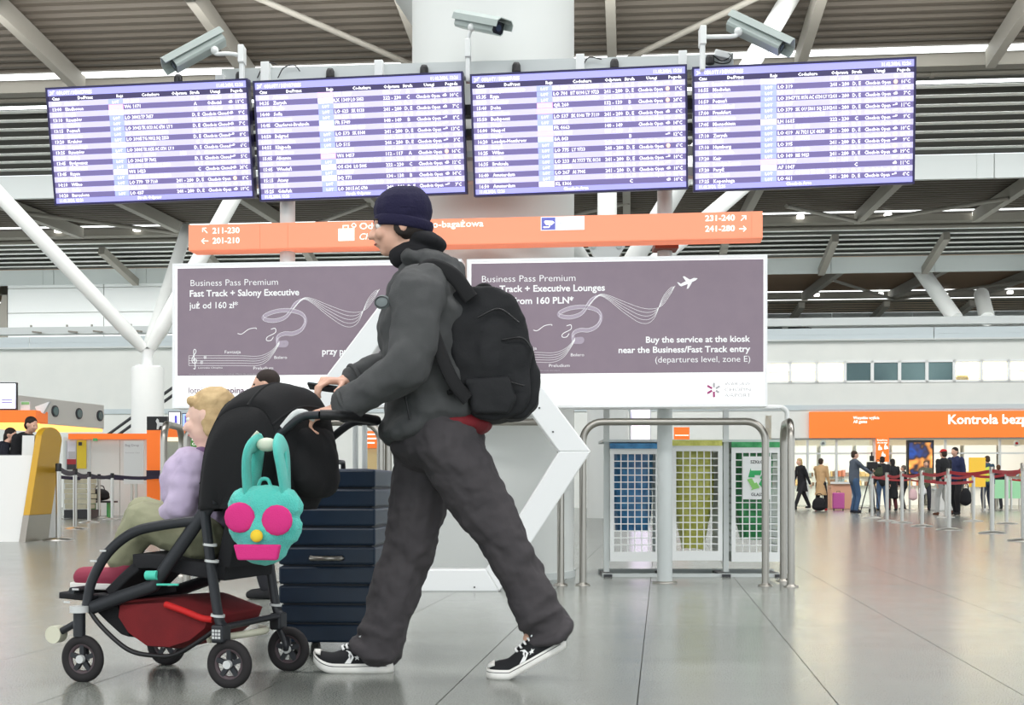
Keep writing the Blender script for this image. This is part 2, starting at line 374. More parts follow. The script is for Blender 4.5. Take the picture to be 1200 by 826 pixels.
# deck of the gallery, and the tall white wall panels of the upper level on the left
b = MB(); b.box(-40, 40, VB+.3, 69, zw(173), zw(176)); ob('gallery_floor', b, STEELW, wall_back)
ul, ur = ub(8, 51.7), ub(470, 51.7)
wall_upper = MB(); wall_upper.box(ul, ur, 51.85, 52.1, zw(170), 9.4)
wall_upper = ob('wall_upper', wall_upper, WALLW, kind='structure', rot=BR)
KU = 51.7/F*1.0
for i in range(4):
    u0, u1 = ul+(ur-ul)*i/4, ul+(ur-ul)*(i+1)/4
    for z0, z1 in ((zw(172), CH+213*KU), (CH+214*KU, CH+243*KU), (CH+244*KU, CH+258*KU)):
        b = MB(); b.box(u0+.02, u1-.02, 51.75, 51.85, z0, z1); ob('wall_panel', b, WHITE, wall_upper)
b = MB(); b.prism([(ul-.9, zw(172)), (ul, zw(172)), (ul, CH+236*KU), (ul-.2, CH+236*KU)], 51.7, 51.9); ob('raking_trim', b, BEAM, wall_upper)
b = MB(); b.box(-40, 40, 69.6, 69.8, 0, 9.7); ob('wall_far', b, WALLW, kind='structure', rot=BR)
# little floodlights on the parapet
fl = MB()
for px in (38, 80, 109, 155):
    u = ub(px); fl.bar((u, VB-.1, zw(191)), (u, VB-.1, zw(203)), .05, .05); fl.bar((u, VB-.1, zw(195)), (u+.45, VB-.35, zw(192.5)), .1, .05)
ob('parapet_floodlight', fl, BEAM, wall_back)
for i, px in enumerate((913, 928)):
    b = MB(); u = ub(px, 69); b.tube([(u, 69.3, 10.3-1.2), (u, 69.1, 9.75)], .1, 8); b.bar((u, 69.3, 9.6), (u+(.8 if i else -.8), 68.6, 9.2), .45, .4)
    ob('parapet_camera', b, BLACK, ceiling)
# gallery windows
PANE = mat('dark_teal_glass', (62,92,94), .12, .0, noise=(.35, (120,150,150), .7)); WARM = mat('lit_office', (255,246,216), .6, emis=.75); GLS = mat('clear_glass', (240,250,250), .02, trans=1)
OFFW = mat('office_wall', (240,232,205), .7)
xs = [896, 926, 957, 990, 1022, 1054, 1086, 1118, 1150, 1182, 1214, 1246]
for i in range(len(xs)-1):
    ua, uc = ub(xs[i]), ub(xs[i+1]); b = MB(); z0, z1 = zw(124), zw(150); f_ = .05
    b.box(ua, uc, VB-.04, VB+.12, z0, z0+f_*1.4); b.box(ua, uc, VB-.04, VB+.12, z1-f_*1.4, z1)
    b.box(ua, ua+f_, VB-.04, VB+.12, z0, z1); b.box(uc-f_, uc, VB-.04, VB+.12, z0, z1)
    dk = i in (3, 4, 5, 6)
    wn = ob('window_%d' % (i+1), b, WHITE, kind='structure', rot=BR, label='gallery window with '+('dark teal glass' if dk else 'a lit cream office behind it'))
    b = MB(); b.box(ua+f_, uc-f_, VB+.02, VB+.05, z0+f_, z1-f_); ob('pane', b, PANE if dk else GLS, wn)
b = MB(); ua, uc = ub(880), ub(1260); b.box(ua, uc, VB+3.5, VB+3.6, zw(124), zw(150)); b.box(ua, uc, VB+.35, VB+3.5, zw(150), zw(151)); b.box(ua, uc, VB+.35, VB+3.5, zw(123), zw(124))
ob('office_room', b, OFFW, wall_back); 
b = MB(); b.box(ua, uc, VB+.8, VB+3.2, zw(149), zw(149.6)); ob('office_light_panel', b, WARM, wall_back)
ob2 = MB()
for px, wd, hh in ((905, 4, 5), (940, 12, 3), (965, 8, 3), (1128, 16, 9), (1131, 12, 11), (1162, 8, 3), (1190, 10, 4)):
    u = ub(px); ob2.box(u, u+wd*K, VB+1.0, VB+1.3, zw(124), zw(124+hh))
ob('office_shelf', ob2, mat('shelf_wood', (170,150,110), .6), wall_back)
o = area('office_light', B((ua+uc)/2, VB+2, zw(148)), (0,0,-PB), 10, 2, 260, (1, .94, .8))
# ---- the concourse behind the opening: lit ceiling, shelves and counters
UR = 26
b = MB(); b.box(UO, UR, VB+9, VB+9.2, 0, 3); b.box(UO-.2, UO, VB, VB+9, 0, 3); b.box(UO, UR, VB+.3, VB+9, 2.85, 3.0)
wall_shop = ob('wall_shop', b, mat('shop_wall', (236,226,204), .6), kind='structure', rot=BR)
LAMPW = mat('shop_lamp', (255,244,222), .5, emis=2.5)
for i in range(5):
    for j in range(2):
        b = MB(); u = UO+1+i*2.1; v = VB+1.5+j*3.6; b.box(u, u+1.3, v, v+.5, 2.8, 2.84); ob('ceiling_lamp', b, LAMPW, wall_shop)
area('shop_light', B(UO+5.5, VB+4.5, 2.75), (0,0,-PB), 11, 7, 380, (1, .96, .88))
WPANEL = mat('white_counter', (232,232,228), .5); PINKB = mat('peach_panel', (226,170,140), .6)
prng = random.Random(3)
for i in range(9):
    u = UO+.1+i*1.35; b = MB()
    b.box(u, u+1.2, VB+8.4, VB+8.9, 0, 2.3); o = ob('shop_cabinet', b, WPANEL, wall_shop)
    sh = MB()
    for r_ in range(2):
        x = u+.06
        while x < u+1.05:
            ww = prng.uniform(.06, .16); sh.box(x, x+ww, VB+8.2, VB+8.4, .75+r_*.35, .75+r_*.35+prng.uniform(.12, .26), prng.randrange(5)); x += ww+.02
    ob('shop_goods', sh, [mat('g0', (200,120,90)), mat('g1', (225,190,130)), mat('g2', (240,236,220)), mat('g3', (140,110,90)), mat('g4', (150,165,170))], wall_shop, kind='stuff')
# glazing posts and glass of the shop front
for i, px in enumerate((947, 981, 1025, 1042, 1109, 1173)):
    b = MB(); u = ub(px); b.box(u-.035, u+.035, VB+.1, VB+.2, 0, zw(59)); ob('glazing_post', b, STEELW, wall_back)
b = MB(); b.box(UO, UR, VB+.12, VB+.18, zw(40), zw(42)); b.box(UO, UR, VB+.12, VB+.18, zw(57), zw(59)); ob('glazing_transom', b, STEELW, wall_back)
for a_, c_ in ((904, 947), (947, 981), (981, 1025)):
    b = MB(); b.box(ub(a_)+.04, ub(c_)-.04, VB+.14, VB+.16, .05, zw(57)); ob('pane', b, GLS, wall_back)
# orange fascia sign
def on_wall(name, label, cat, px0, px1, y0, y1, m, texts=(), depth=.12, v=None, tm=None):
    v = v or VB-.02; k_ = v/F/1.0245
    t = thing(name, label, cat, rz=-PB, loc=B(ub((px0+px1)/2, v), v, 0)); uc_ = ub((px0+px1)/2, v)
    b = MB(); b.box(ub(px0, v)-uc_, ub(px1, v)-uc_, -depth, 0, CH+(HZ-y1)*k_, CH+(HZ-y0)*k_); ob('sign_panel', b, m, t, bevel=.01)
    if texts:
        tb_ = MB()
        for s_, x, y, h, wd, al, bo in texts: tb_.text(s_, ub(x, v)-uc_, CH+(HZ-y)*k_, h*k_, wd*k_ if wd else None, al, -depth-.012, bold=bo)
        ob('lettering', tb_, tm or WTXTE, t, kind='stuff')
    return t
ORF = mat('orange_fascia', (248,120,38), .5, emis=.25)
t = on_wall('fascia_sign', 'long orange fascia sign over the security entrance with white lettering', 'sign', 948, 1262, 482, 513, ORF,
    [('Kontrola bezpieczeństwa', 1110, 497, 11, 161, 'L', .02), ('Wszystkie wyjścia', 999, 491, 3.4, 30, 'L', .02), ('All gates', 999, 495.5, 3.4, 16, 'L', .02)])
t = on_wall('hanging_sign', 'narrow orange hanging sign with white family pictograms', 'sign', 1026, 1041, 513, 541, ORF, [('Bezpłatny', 1027, 516.5, 2, 12, 'L', .01), ('dostęp', 1027, 519.5, 2, 12, 'L', .01)], v=VB-.3)
k_ = (VB-.3)/F/1.0245; uc_ = ub(1033.5, VB-.3)
pg = MB()
for px, py in ((1029.5, 524), (1036.5, 523), (1033.5, 532)):
    u = ub(px, VB-.3)-uc_; z = CH+(HZ-py)*k_
    pg.ell((u, -.14, z+.05), (.022, .01, .022), n=8, m=5); pg.prism([(u-.04, z-.09), (u+.04, z-.09), (u+.03, z+.02), (u-.03, z+.02)], -.145, -.13); pg.prism([(u+.03, z-.08), (u+.09, z-.08), (u+.06, z+.02)], -.145, -.13)
ob('pictogram', pg, WTXTE, t, kind='stuff')
# ---- tall white round column and the two branching roof columns
def struct(name, mb, m, **k): return ob(name, mb, m, kind='structure', **k)
t = thing('round_column', 'thick white round column rising behind the departure boards', 'column', (-.139, 9.5, 0))
b = MB(); b.lathe([(.6, 0), (.6, 12.9)], n=64); ob('column_shaft', b, COLW, t)
b = MB(); b.lathe([(.61, 0), (.61, .05)], n=64); ob('column_foot', b, STEELW, t)
def tree(name, label, base, r, ztop, zn, arms):
    t = thing(name, label, 'column', base)
    b = MB(); b.lathe([(r, 0), (r, ztop-.05), (r*.93, ztop)], n=32); ob('column_shaft', b, COLW, t)
    b = MB(); b.lathe([(r*.35, ztop-.02), (r*.3, ztop+.3), (r*.45, zn+.1)], n=20)
    for k in range(6): a = k*PI/3; b.bar((0,0,ztop), (r*.8*math.cos(a), r*.8*math.sin(a), ztop+.02), .05, .08)
    ob('column_head', b, WHITE, t)
    for (tip, rr) in arms:
        d = Vector(tip)-Vector(base); s_ = Vector((0,0,zn)); dd = (d-s_).normalized()
        b = MB(); b.cyl(s_+dd*.15, s_+dd*.75, rr*.75, rr, 12); b.cyl(s_+dd*.75, d, rr, rr, 16); ob('strut', b, COLW if rr < .3 else COLW, t)
    return t
tree('branching_column', 'slender white column at left splitting into angled roof struts', ((173-600)/F*36, 36, 0), .45, 4.05, 4.45,
     [(P(-12, 216, 34), .2), (P(277, 225, 36), .22), (P(219, 268, 44), .2)])
bx = (712-600)/F*28
tree('branching_column', 'white branching column standing behind the waste sorting station', (bx, 28, 0), .45, 4.05, 4.7,
     [(P(466, -20, 24), .22), (P(935, -18, 29), .22), (P(711, 130, 30), .22), (P(905, 190, 36), .2)])
for a_, c_ in (((1076, 312), (1120, 374)), ((1150, 345), (1157, 374))):
    b = MB(); b.cyl(P(*a_, 52), P(*c_, 50), .3, .3, 14); o = ob('roof_strut', b, COLW, label='%s white tubular strut rising behind the gallery parapet' % ('long slanting' if a_[0] < 1100 else 'short upright'), cat='strut')
# bolted node plate visible over the right-hand advert
t = thing('node_plate', 'white bolted steel node plate where the roof struts meet above the right advert', 'bracket', P(710, 300, 26.5))
b = MB(); q_ = 26.5/F
b.prism([(-23*q_, 17*q_), (-20*q_, 17*q_), (0, 10*q_), (20*q_, 17*q_), (24*q_, 14*q_), (12*q_, -6*q_), (9*q_, -30*q_), (-9*q_, -30*q_), (-12*q_, -6*q_)], -.1, .1); ob('plate', b, WHITE, t)
for sx_ in (-15, 15):
    b = MB(); b.tube([(sx_*q_, -.16, 10*q_), (sx_*q_, -.1, 10*q_)], .06, 12); ob('bolt', b, STEELW, t)
# ================================================================ DEPARTURE BOARDS, SIGNS AND ADVERTS on two round poles
AL = math.atan(.09); ca, sa = math.cos(AL), math.sin(AL)
def SZ(px, py, Y0):
    dx = (px-600)/F; s_ = dx*Y0/(ca+dx*sa); Y = Y0-s_*sa; return s_, CH+(HZ-py)/F*Y
def SX(s_, Y0): return Vector((s_*ca, Y0-s_*sa, 0))
class Plane:      # a vertical face seen at depth Y0; gives coordinates local to the thing standing on it
    def __init__(s, Y0, px, ref=None): s.ref = ref; s.Y0 = Y0; s.s0 = SZ(px, 500, Y0)[0]; s.loc = SX(s.s0, Y0)
    def __call__(s, px, py): a, z = SZ(px, py, s.Y0); return a-s.s0, z
    def quad(s, b, x0, x1, yt, yb, y0, y1, mi=0):
        a, z1 = s(x0, yt); c, _ = s(x1, yt); _, z0 = s(x0, yb)
        if s.ref: z1 = s(s.ref, yt)[1]; z0 = s(s.ref, yb)[1]
        b.box(a, c, y0, y1, z0, z1, mi)
def write(pl, par, t, px, py, h, wpx=None, al='L', bold=0, shear=0, m=None, y=-.004, name='lettering'):
    x, z = pl(px, py); k_ = (pl.Y0-(x+pl.s0)*sa)/F; b = MB(); b.text(t, x, z, h*k_, wpx*k_/ca if wpx else None, al, y, bold=bold, shear=shear, res=3)
    return ob(name, b, m or WTXT, par, kind='stuff')
def stroke(b, pl, pts, wd=.5, y=-.004, sm=True):
    q_ = [Vector((*pl(*p), 0)) for p in pts]
    if sm: q_ = smooth_path(q_, 6)
    k_ = pl.Y0/F*wd/2; vs = []
    for i, p in enumerate(q_):
        t = (q_[min(i+1, len(q_)-1)]-q_[max(i-1, 0)]).normalized(); n_ = Vector((-t.y, t.x, 0))*k_
        vs += [(p.x+n_.x, y, p.y+n_.y), (p.x-n_.x, y, p.y-n_.y)]
    b.add(vs, [(2*i, 2*i+1, 2*i+3, 2*i+2) for i in range(len(q_)-1)])
# ---- poles
for px, lab in ((337, 'left white round pole carrying the boards, rising behind the stroller'), (779, 'right white round pole carrying the boards, beside the yellow waste bin')):
    X = (px-600)/F*8.8; t = thing('sign_pole', lab, 'pole', (X, 8.8, 0), group=None)
    b = MB(); b.lathe([(.052, 0), (.052, 3.35)], n=28); ob('pole_tube', b, STEELW, t)
    b = MB(); b.lathe([(.085, 0), (.085, .008), (.055, .012)], n=28); ob('base_plate', b, STEEL, t)
    b = MB(); z = CH+(HZ-291)/F*8.8; b.box(-.08, .08, -.12, .06, z-.02, z+.02); ob('clamp', b, mat('brown_clamp', (150,70,50), .5), t)
# ---- advert light boxes
PURP = mat('advert_purple', (133,118,129), .55, emis=.14, noise=(9, (126,112,124), .6)); LBOX = mat('lightbox_white', (246,247,246), .5, emis=.3); RIB = mat('advert_ribbon', (164,152,166), .6, emis=.15)
PTXT = mat('purple_print', (120,92,112), .6); FRAMEW = mat('frame_white', (235,236,236), .4, emis=.1); GRYP = mat('pale_grey_print', (186,184,186), .6); MAG = mat('magenta_print', (176,74,130), .6)
def advert(x0, x1, yt, yb, px0, px1, pt, pb, label, lines, sh, logo):
    pl = Plane(8.52, (x0+x1)/2, x0+2); t = thing('advert_lightbox', label, 'advert', pl.loc, -AL)
    b = MB(); pl.quad(b, x0+1.5, x1-1.5, yt+1.5, yb-1.5, .0, .17); ob('box_body', b, STEELW, t)
    b = MB(); pl.quad(b, x0+3, x1-3, yt+3, yb-3, -.006, 0); ob('white_panel', b, LBOX, t)
    b = MB(); pl.quad(b, px0, px1, pt, pb, -.009, -.006); ob('printed_panel', b, PURP, t, label='mauve printed advert panel')
    for (a, c, d, e) in ((x0, x1, yt, yt+3), (x0, x1, yb-3, yb), (x0, x0+3, yt+3, yb-3), (x1-3, x1, yt+3, yb-3)):
        b = MB(); pl.quad(b, a, c, d, e, -.016, .17); ob('frame_bar', b, FRAMEW, t)
    for (s_, x, y, h, wd, al, bo, m_) in lines: write(pl, t, s_, x, y, h, wd, al, bo, m=m_, y=-.011)
    dx, dy = sh; S = lambda pts: [(x+dx, y+dy) for x, y in pts]
    b = MB()       # the musical staff that turns into a ribbon and a jet trail
    for j in range(5):
        f_ = j/4; stroke(b, pl, S([(568, 413+f_*11.5), (625, 413+f_*11.5), (648, 413.5+f_*11), (660, 410+f_*9), (668, 404+f_*5), (674, 396+f_*3)]), .38, -.012)
        stroke(b, pl, S([(690, 358+f_*1), (701, 346+f_*1.5), (712, 346+f_*5), (732, 354+f_*13), (752, 361+f_*18), (766, 362+f_*12), (776, 358-f_*8), (785, 346-f_*8), (791, 335+f_)]), .38, -.012)
    stroke(b, pl, S([(568, 413), (568, 424.5)]), .4, -.012, False)
    ob('staff_lines', b, WTXT, t, kind='stuff')
    b = MB()
    stroke(b, pl, S([(672, 398), (682, 397), (681, 401), (672, 401)]), 4, -.0105); stroke(b, pl, S([(672, 401), (672, 391), (680, 387), (690, 387), (700, 382), (704.5, 372), (700, 364), (686, 360), (670, 361), (657, 366), (656, 370), (668, 372), (682, 367), (692, 353), (700, 347)]), 4.2, -.0105)
    ob('ribbon', b, RIB, t)
    b = MB()
    for oy_ in (-2.2, 2.2): stroke(b, pl, S([(671, 400+oy_), (672, 391+oy_), (680, 387+oy_), (690, 387+oy_), (700, 382+oy_), (704.5, 372+oy_), (700, 364+oy_), (686, 360+oy_), (670, 361+oy_), (657, 366+oy_), (656, 370+oy_), (668, 372+oy_), (682, 367+oy_), (692, 353+oy_), (700, 347)]), .3, -.0115)
    for pts in ([(625, 387), (630, 387.5), (638, 382), (646, 380.5), (647, 382)], [(664, 382), (669, 381), (669, 386), (660, 391), (659, 395), (664, 395), (667, 391)]): stroke(b, pl, S(pts), .8, -.0115)
    # treble clef and sharps
    stroke(b, pl, S([(573.5, 427.5), (574.5, 428.5), (575.5, 426), (573.6, 409), (575, 405.5), (576.4, 408.5), (572, 416), (572.5, 421), (576, 421.5), (577, 418), (574, 416.8), (573.6, 419)]), .9, -.0125)
    for x, y in ((587, 415), (583, 421)):
        for o_ in (-1, 1): stroke(b, pl, S([(x+o_*.7, y-2), (x+o_*.7, y+2)]), .4, -.0125, False); stroke(b, pl, S([(x-1.7, y+o_*.7), (x+1.7, y+o_*.7-.4)]), .5, -.0125, False)
    ob('music_marks', b, WTXT, t, kind='stuff')
    write(pl, t, 'Lotnisko Chopina', 579+dx, 428+dy, 1.8, 29, m=WTXT, y=-.012)
    write(pl, t, '*Cena dotyczy osoby korzystającej z usługi. Oferta dla osób dorosłych', 568+dx, 435.5+dy, 1.6, 88, m=GRYP, y=-.012)
    if logo:
        b = MB()
        for poly in ([(795, 334), (798, 336), (803, 334.3), (815, 329), (817.5, 326.5), (813, 326), (802, 330.5), (798, 332.8)], [(804, 330.5), (800, 324.5), (801.8, 324), (809, 328.5)], [(806, 333), (811, 331), (806.5, 338.5), (804.5, 338.8)], [(796, 334.5), (793.3, 331.2), (795, 331.2), (798.5, 333.6)]):
            q_ = [pl(*p) for p in poly]; b.prism(q_, -.014, -.0125)
        ob('airliner_print', b, WTXT, t)
        for k, (m_, L0) in enumerate(((GRYP, 8), (GRYP, 8), (GRYP, 7), (MAG, 9), (MAG, 9), (MAG, 9))):
            a = R(90-60*k); b = MB(); c_ = (836.5, 456.5)
            stroke(b, pl, [(c_[0]+2.5*math.cos(a), c_[1]-2.5*math.sin(a)), (c_[0]+L0*math.cos(a), c_[1]-L0*math.sin(a))], 2.4, -.011, False); ob('emblem_ray', b, m_, t)
        for i, s_ in enumerate(('WARSAW', 'CHOPIN', 'AIRPORT')): write(pl, t, s_, 849, 451.8+6.8*i, 4.2, 30, m=GRYP, y=-.011)
    return t
W_ = None
advert(202.8, 541.5, 309.2, 478.5, 208.5, 537, 315, 440.5, 'left mauve advert lightbox reading Fast Track + Salony Executive', [
    ('Business Pass Premium', 224, 335.5, 7.6, 104, 'L', -.006, W_), ('Fast Track + Salony Executive', 223, 347.8, 7.6, 130, 'L', .022, W_), ('już od 160 zł*', 222.5, 361.8, 7.6, 58, 'L', .01, W_),
    ('Fantazja', 264, 414.3, 3.6, 19, 'L', 0, W_), ('Bolero', 322, 420.6, 3.6, 15, 'L', 0, W_), ('Preludium', 297.5, 433.2, 3.6, 23.5, 'L', 0, W_),
    ('przy punkcie', 378, 415.5, 7.6, 52, 'L', .022, W_), ('lotnisko-', 221.5, 460.8, 7.2, 33, 'L', .0, PTXT), ('chopina.pl', 255.5, 460.8, 7.2, 41, 'L', .018, PTXT)], (-346, 4), False)
advert(547.5, 899, 304.2, 478.2, 552.5, 894.5, 309.3, 438.6, 'right mauve advert lightbox reading Fast Track + Executive Lounges', [
    ('Business Pass Premium', 565, 331, 7.8, 109, 'L', -.006, W_), ('Fast Track + Executive Lounges', 565, 342.8, 7.8, 143, 'L', .022, W_), ('starting from 160 PLN*', 565, 357, 7.8, 107, 'L', .022, W_),
    ('Fantazja', 610, 410, 3.6, 19, 'L', 0, W_), ('Bolero', 669, 417.6, 3.6, 15.5, 'L', 0, W_), ('Preludium', 643.5, 430.2, 3.6, 24, 'L', 0, W_),
    ('Buy the service at the kiosk', 879, 400.5, 7.4, 121, 'R', .022, W_), ('near the Business/Fast Track entry', 879, 412.3, 7.4, 153, 'R', .022, W_), ('(departures level, zone E)', 879, 424, 7.4, 110, 'R', -.004, W_)], (0, 0), True)
# ---- orange direction beam
pl = Plane(8.5, 555, 219); t = thing('direction_sign', 'long orange hanging direction sign with gate numbers at both ends', 'sign', pl.loc, -AL)
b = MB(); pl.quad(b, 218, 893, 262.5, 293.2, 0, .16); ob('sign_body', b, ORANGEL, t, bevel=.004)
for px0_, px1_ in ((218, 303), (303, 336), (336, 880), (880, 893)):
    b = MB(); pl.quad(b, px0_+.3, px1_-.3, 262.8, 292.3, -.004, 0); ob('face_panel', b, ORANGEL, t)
ts = SZ(222, 270, 8.5)
for s_, x, y, h, wd, bo, sh_ in (('211-230', 247, 273, 6.8, 32.5, .02, 0), ('201-210', 247, 284.8, 6.8, 32.5, .02, 0), ('Odprawa biletowo-bagażowa', 421, 268.8, 7.6, 146, .008, 0), ('Check-in', 421, 281, 7.6, 38, 0, .25), ('231-240', 826, 261.3, 6.8, 34, .02, 0), ('241-280', 826, 273.6, 6.8, 34, .02, 0)):
    x_, z_ = pl(x, y); write(pl, t, s_, x, y, h, wd, 'L', bo, sh_, WTXTE, -.007)
def arrow(px, py, a):
    b = MB(); c_, s_ = math.cos(R(a)), math.sin(R(a)); T = lambda x, y: (px+x*c_-y*s_, py-(x*s_+y*c_))
    stroke(b, pl, [T(-4, 0), T(4, 0)], 1.1, -.007, False); stroke(b, pl, [T(.8, 3.2), T(4, 0), T(.8, -3.2)], 1.1, -.007, False); ob('arrow', b, WTXTE, t)
arrow(238, 269.5, 135); arrow(238, 281.8, 180); arrow(870.5, 258.2, 45); arrow(869.5, 270.6, 0)
b = MB(); pl.quad(b, 396, 413.5, 271.5, 285.5, -.009, -.004); pl.quad(b, 401, 402, 268, 272, -.009, -.004); pl.quad(b, 407, 408, 268, 272, -.009, -.004); pl.quad(b, 401, 408, 267.5, 268.6, -.009, -.004); ob('suitcase_icon', b, WTXTE, t)
b = MB(); pl.quad(b, 413.6, 414.6, 269, 285.5, -.009, -.004); stroke(b, pl, [(411.5, 264.5), (414, 261.8), (416.8, 264.5), (414, 267), (411.5, 264.5)], 1, -.008); ob('tag_icon', b, WTXTE, t)
b = MB(); pl.quad(b, 634, 685, 263.5, 279, -.007, -.004); ob('sticker', b, mat('sticker_white', (240,240,242), .5, emis=.3), t)
b = MB(); pl.quad(b, 635, 651, 264.4, 278.2, -.009, -.007); ob('sticker_symbol_field', b, mat('sticker_blue', (104,108,190), .5, emis=.2), t)
b = MB(); b.prism([pl(*p) for p in ((638, 261.5), (639, 260), (648, 260.4), (650, 262.4), (647, 265), (640, 265))], -.011, -.009); b.prism([pl(*p) for p in ((644, 265), (645.5, 265), (644, 268.5), (637, 268.5), (637, 267), (643.3, 267))], -.011, -.009); ob('camera_symbol', b, WTXTE, t)
for i in range(2): write(pl, t, 'Obiekt monitorowany' if i == 0 else 'Monitored area', 654, 263.5+4.2*i, 1.6, 26, m=GRYP, y=-.009)
t.rotation_euler = (0, 0, -AL-R(1.4)); t.location.z += .004
# ---- mounting frame behind the screens
t = thing('mounting_frame', 'white and black steel rails holding the four departure screens', 'frame', SX(0, 8.62), -AL)
pf = Plane(8.62, 600); pf.s0 = 0
for nm, a, c, d, e, m_ in (('top_rail', 258, 860, 79, 96, STEELW), ('cross_rail', 285, 900, 128, 140, BLACK), ('cross_rail', 285, 900, 156, 165, BLACK), ('cross_rail', 285, 900, 206, 216, STEELW), ('cross_rail', 285, 900, 182, 189, STEELW)):
    b = MB(); pf.quad(b, a, c, d, e, .03, .13); ob(nm, b, m_, t)
for px, y0_, y1_ in ((311, 73, 96), (444, 71, 94), (680, 64, 84), (800, 60, 82), (258, 88, 100)):
    b = MB(); pf.quad(b, px-5, px+5, y0_, y1_, -.02, .16); ob('rail_bracket', b, WHITE, t, bevel=.005)
for px, py in ((387, 84), (497, 80), (605, 77), (720, 73), (832, 68), (209, 91), (281, 88)):
    b = MB(); x, z = pf(px, py+1.5); b.lathe([(.001, .03), (.02, .028), (.028, .01), (.03, -.03)], (x, -.0, z), 14); ob('cable_gland', b, BLACK, t)
for pts in (((302, 92), (308, 80), (316, 74), (325, 76)), ((326, 92), (333, 80), (345, 77), (352, 84)), ((682, 80), (690, 68), (705, 70)), ((836, 66), (846, 72), (856, 66), (848, 60))):
    b = MB(); b.tube(smooth_path([Vector((pf(*p)[0], -.01, pf(*p)[1])) for p in pts]), .004, 6); ob('cable', b, BLACK, t)
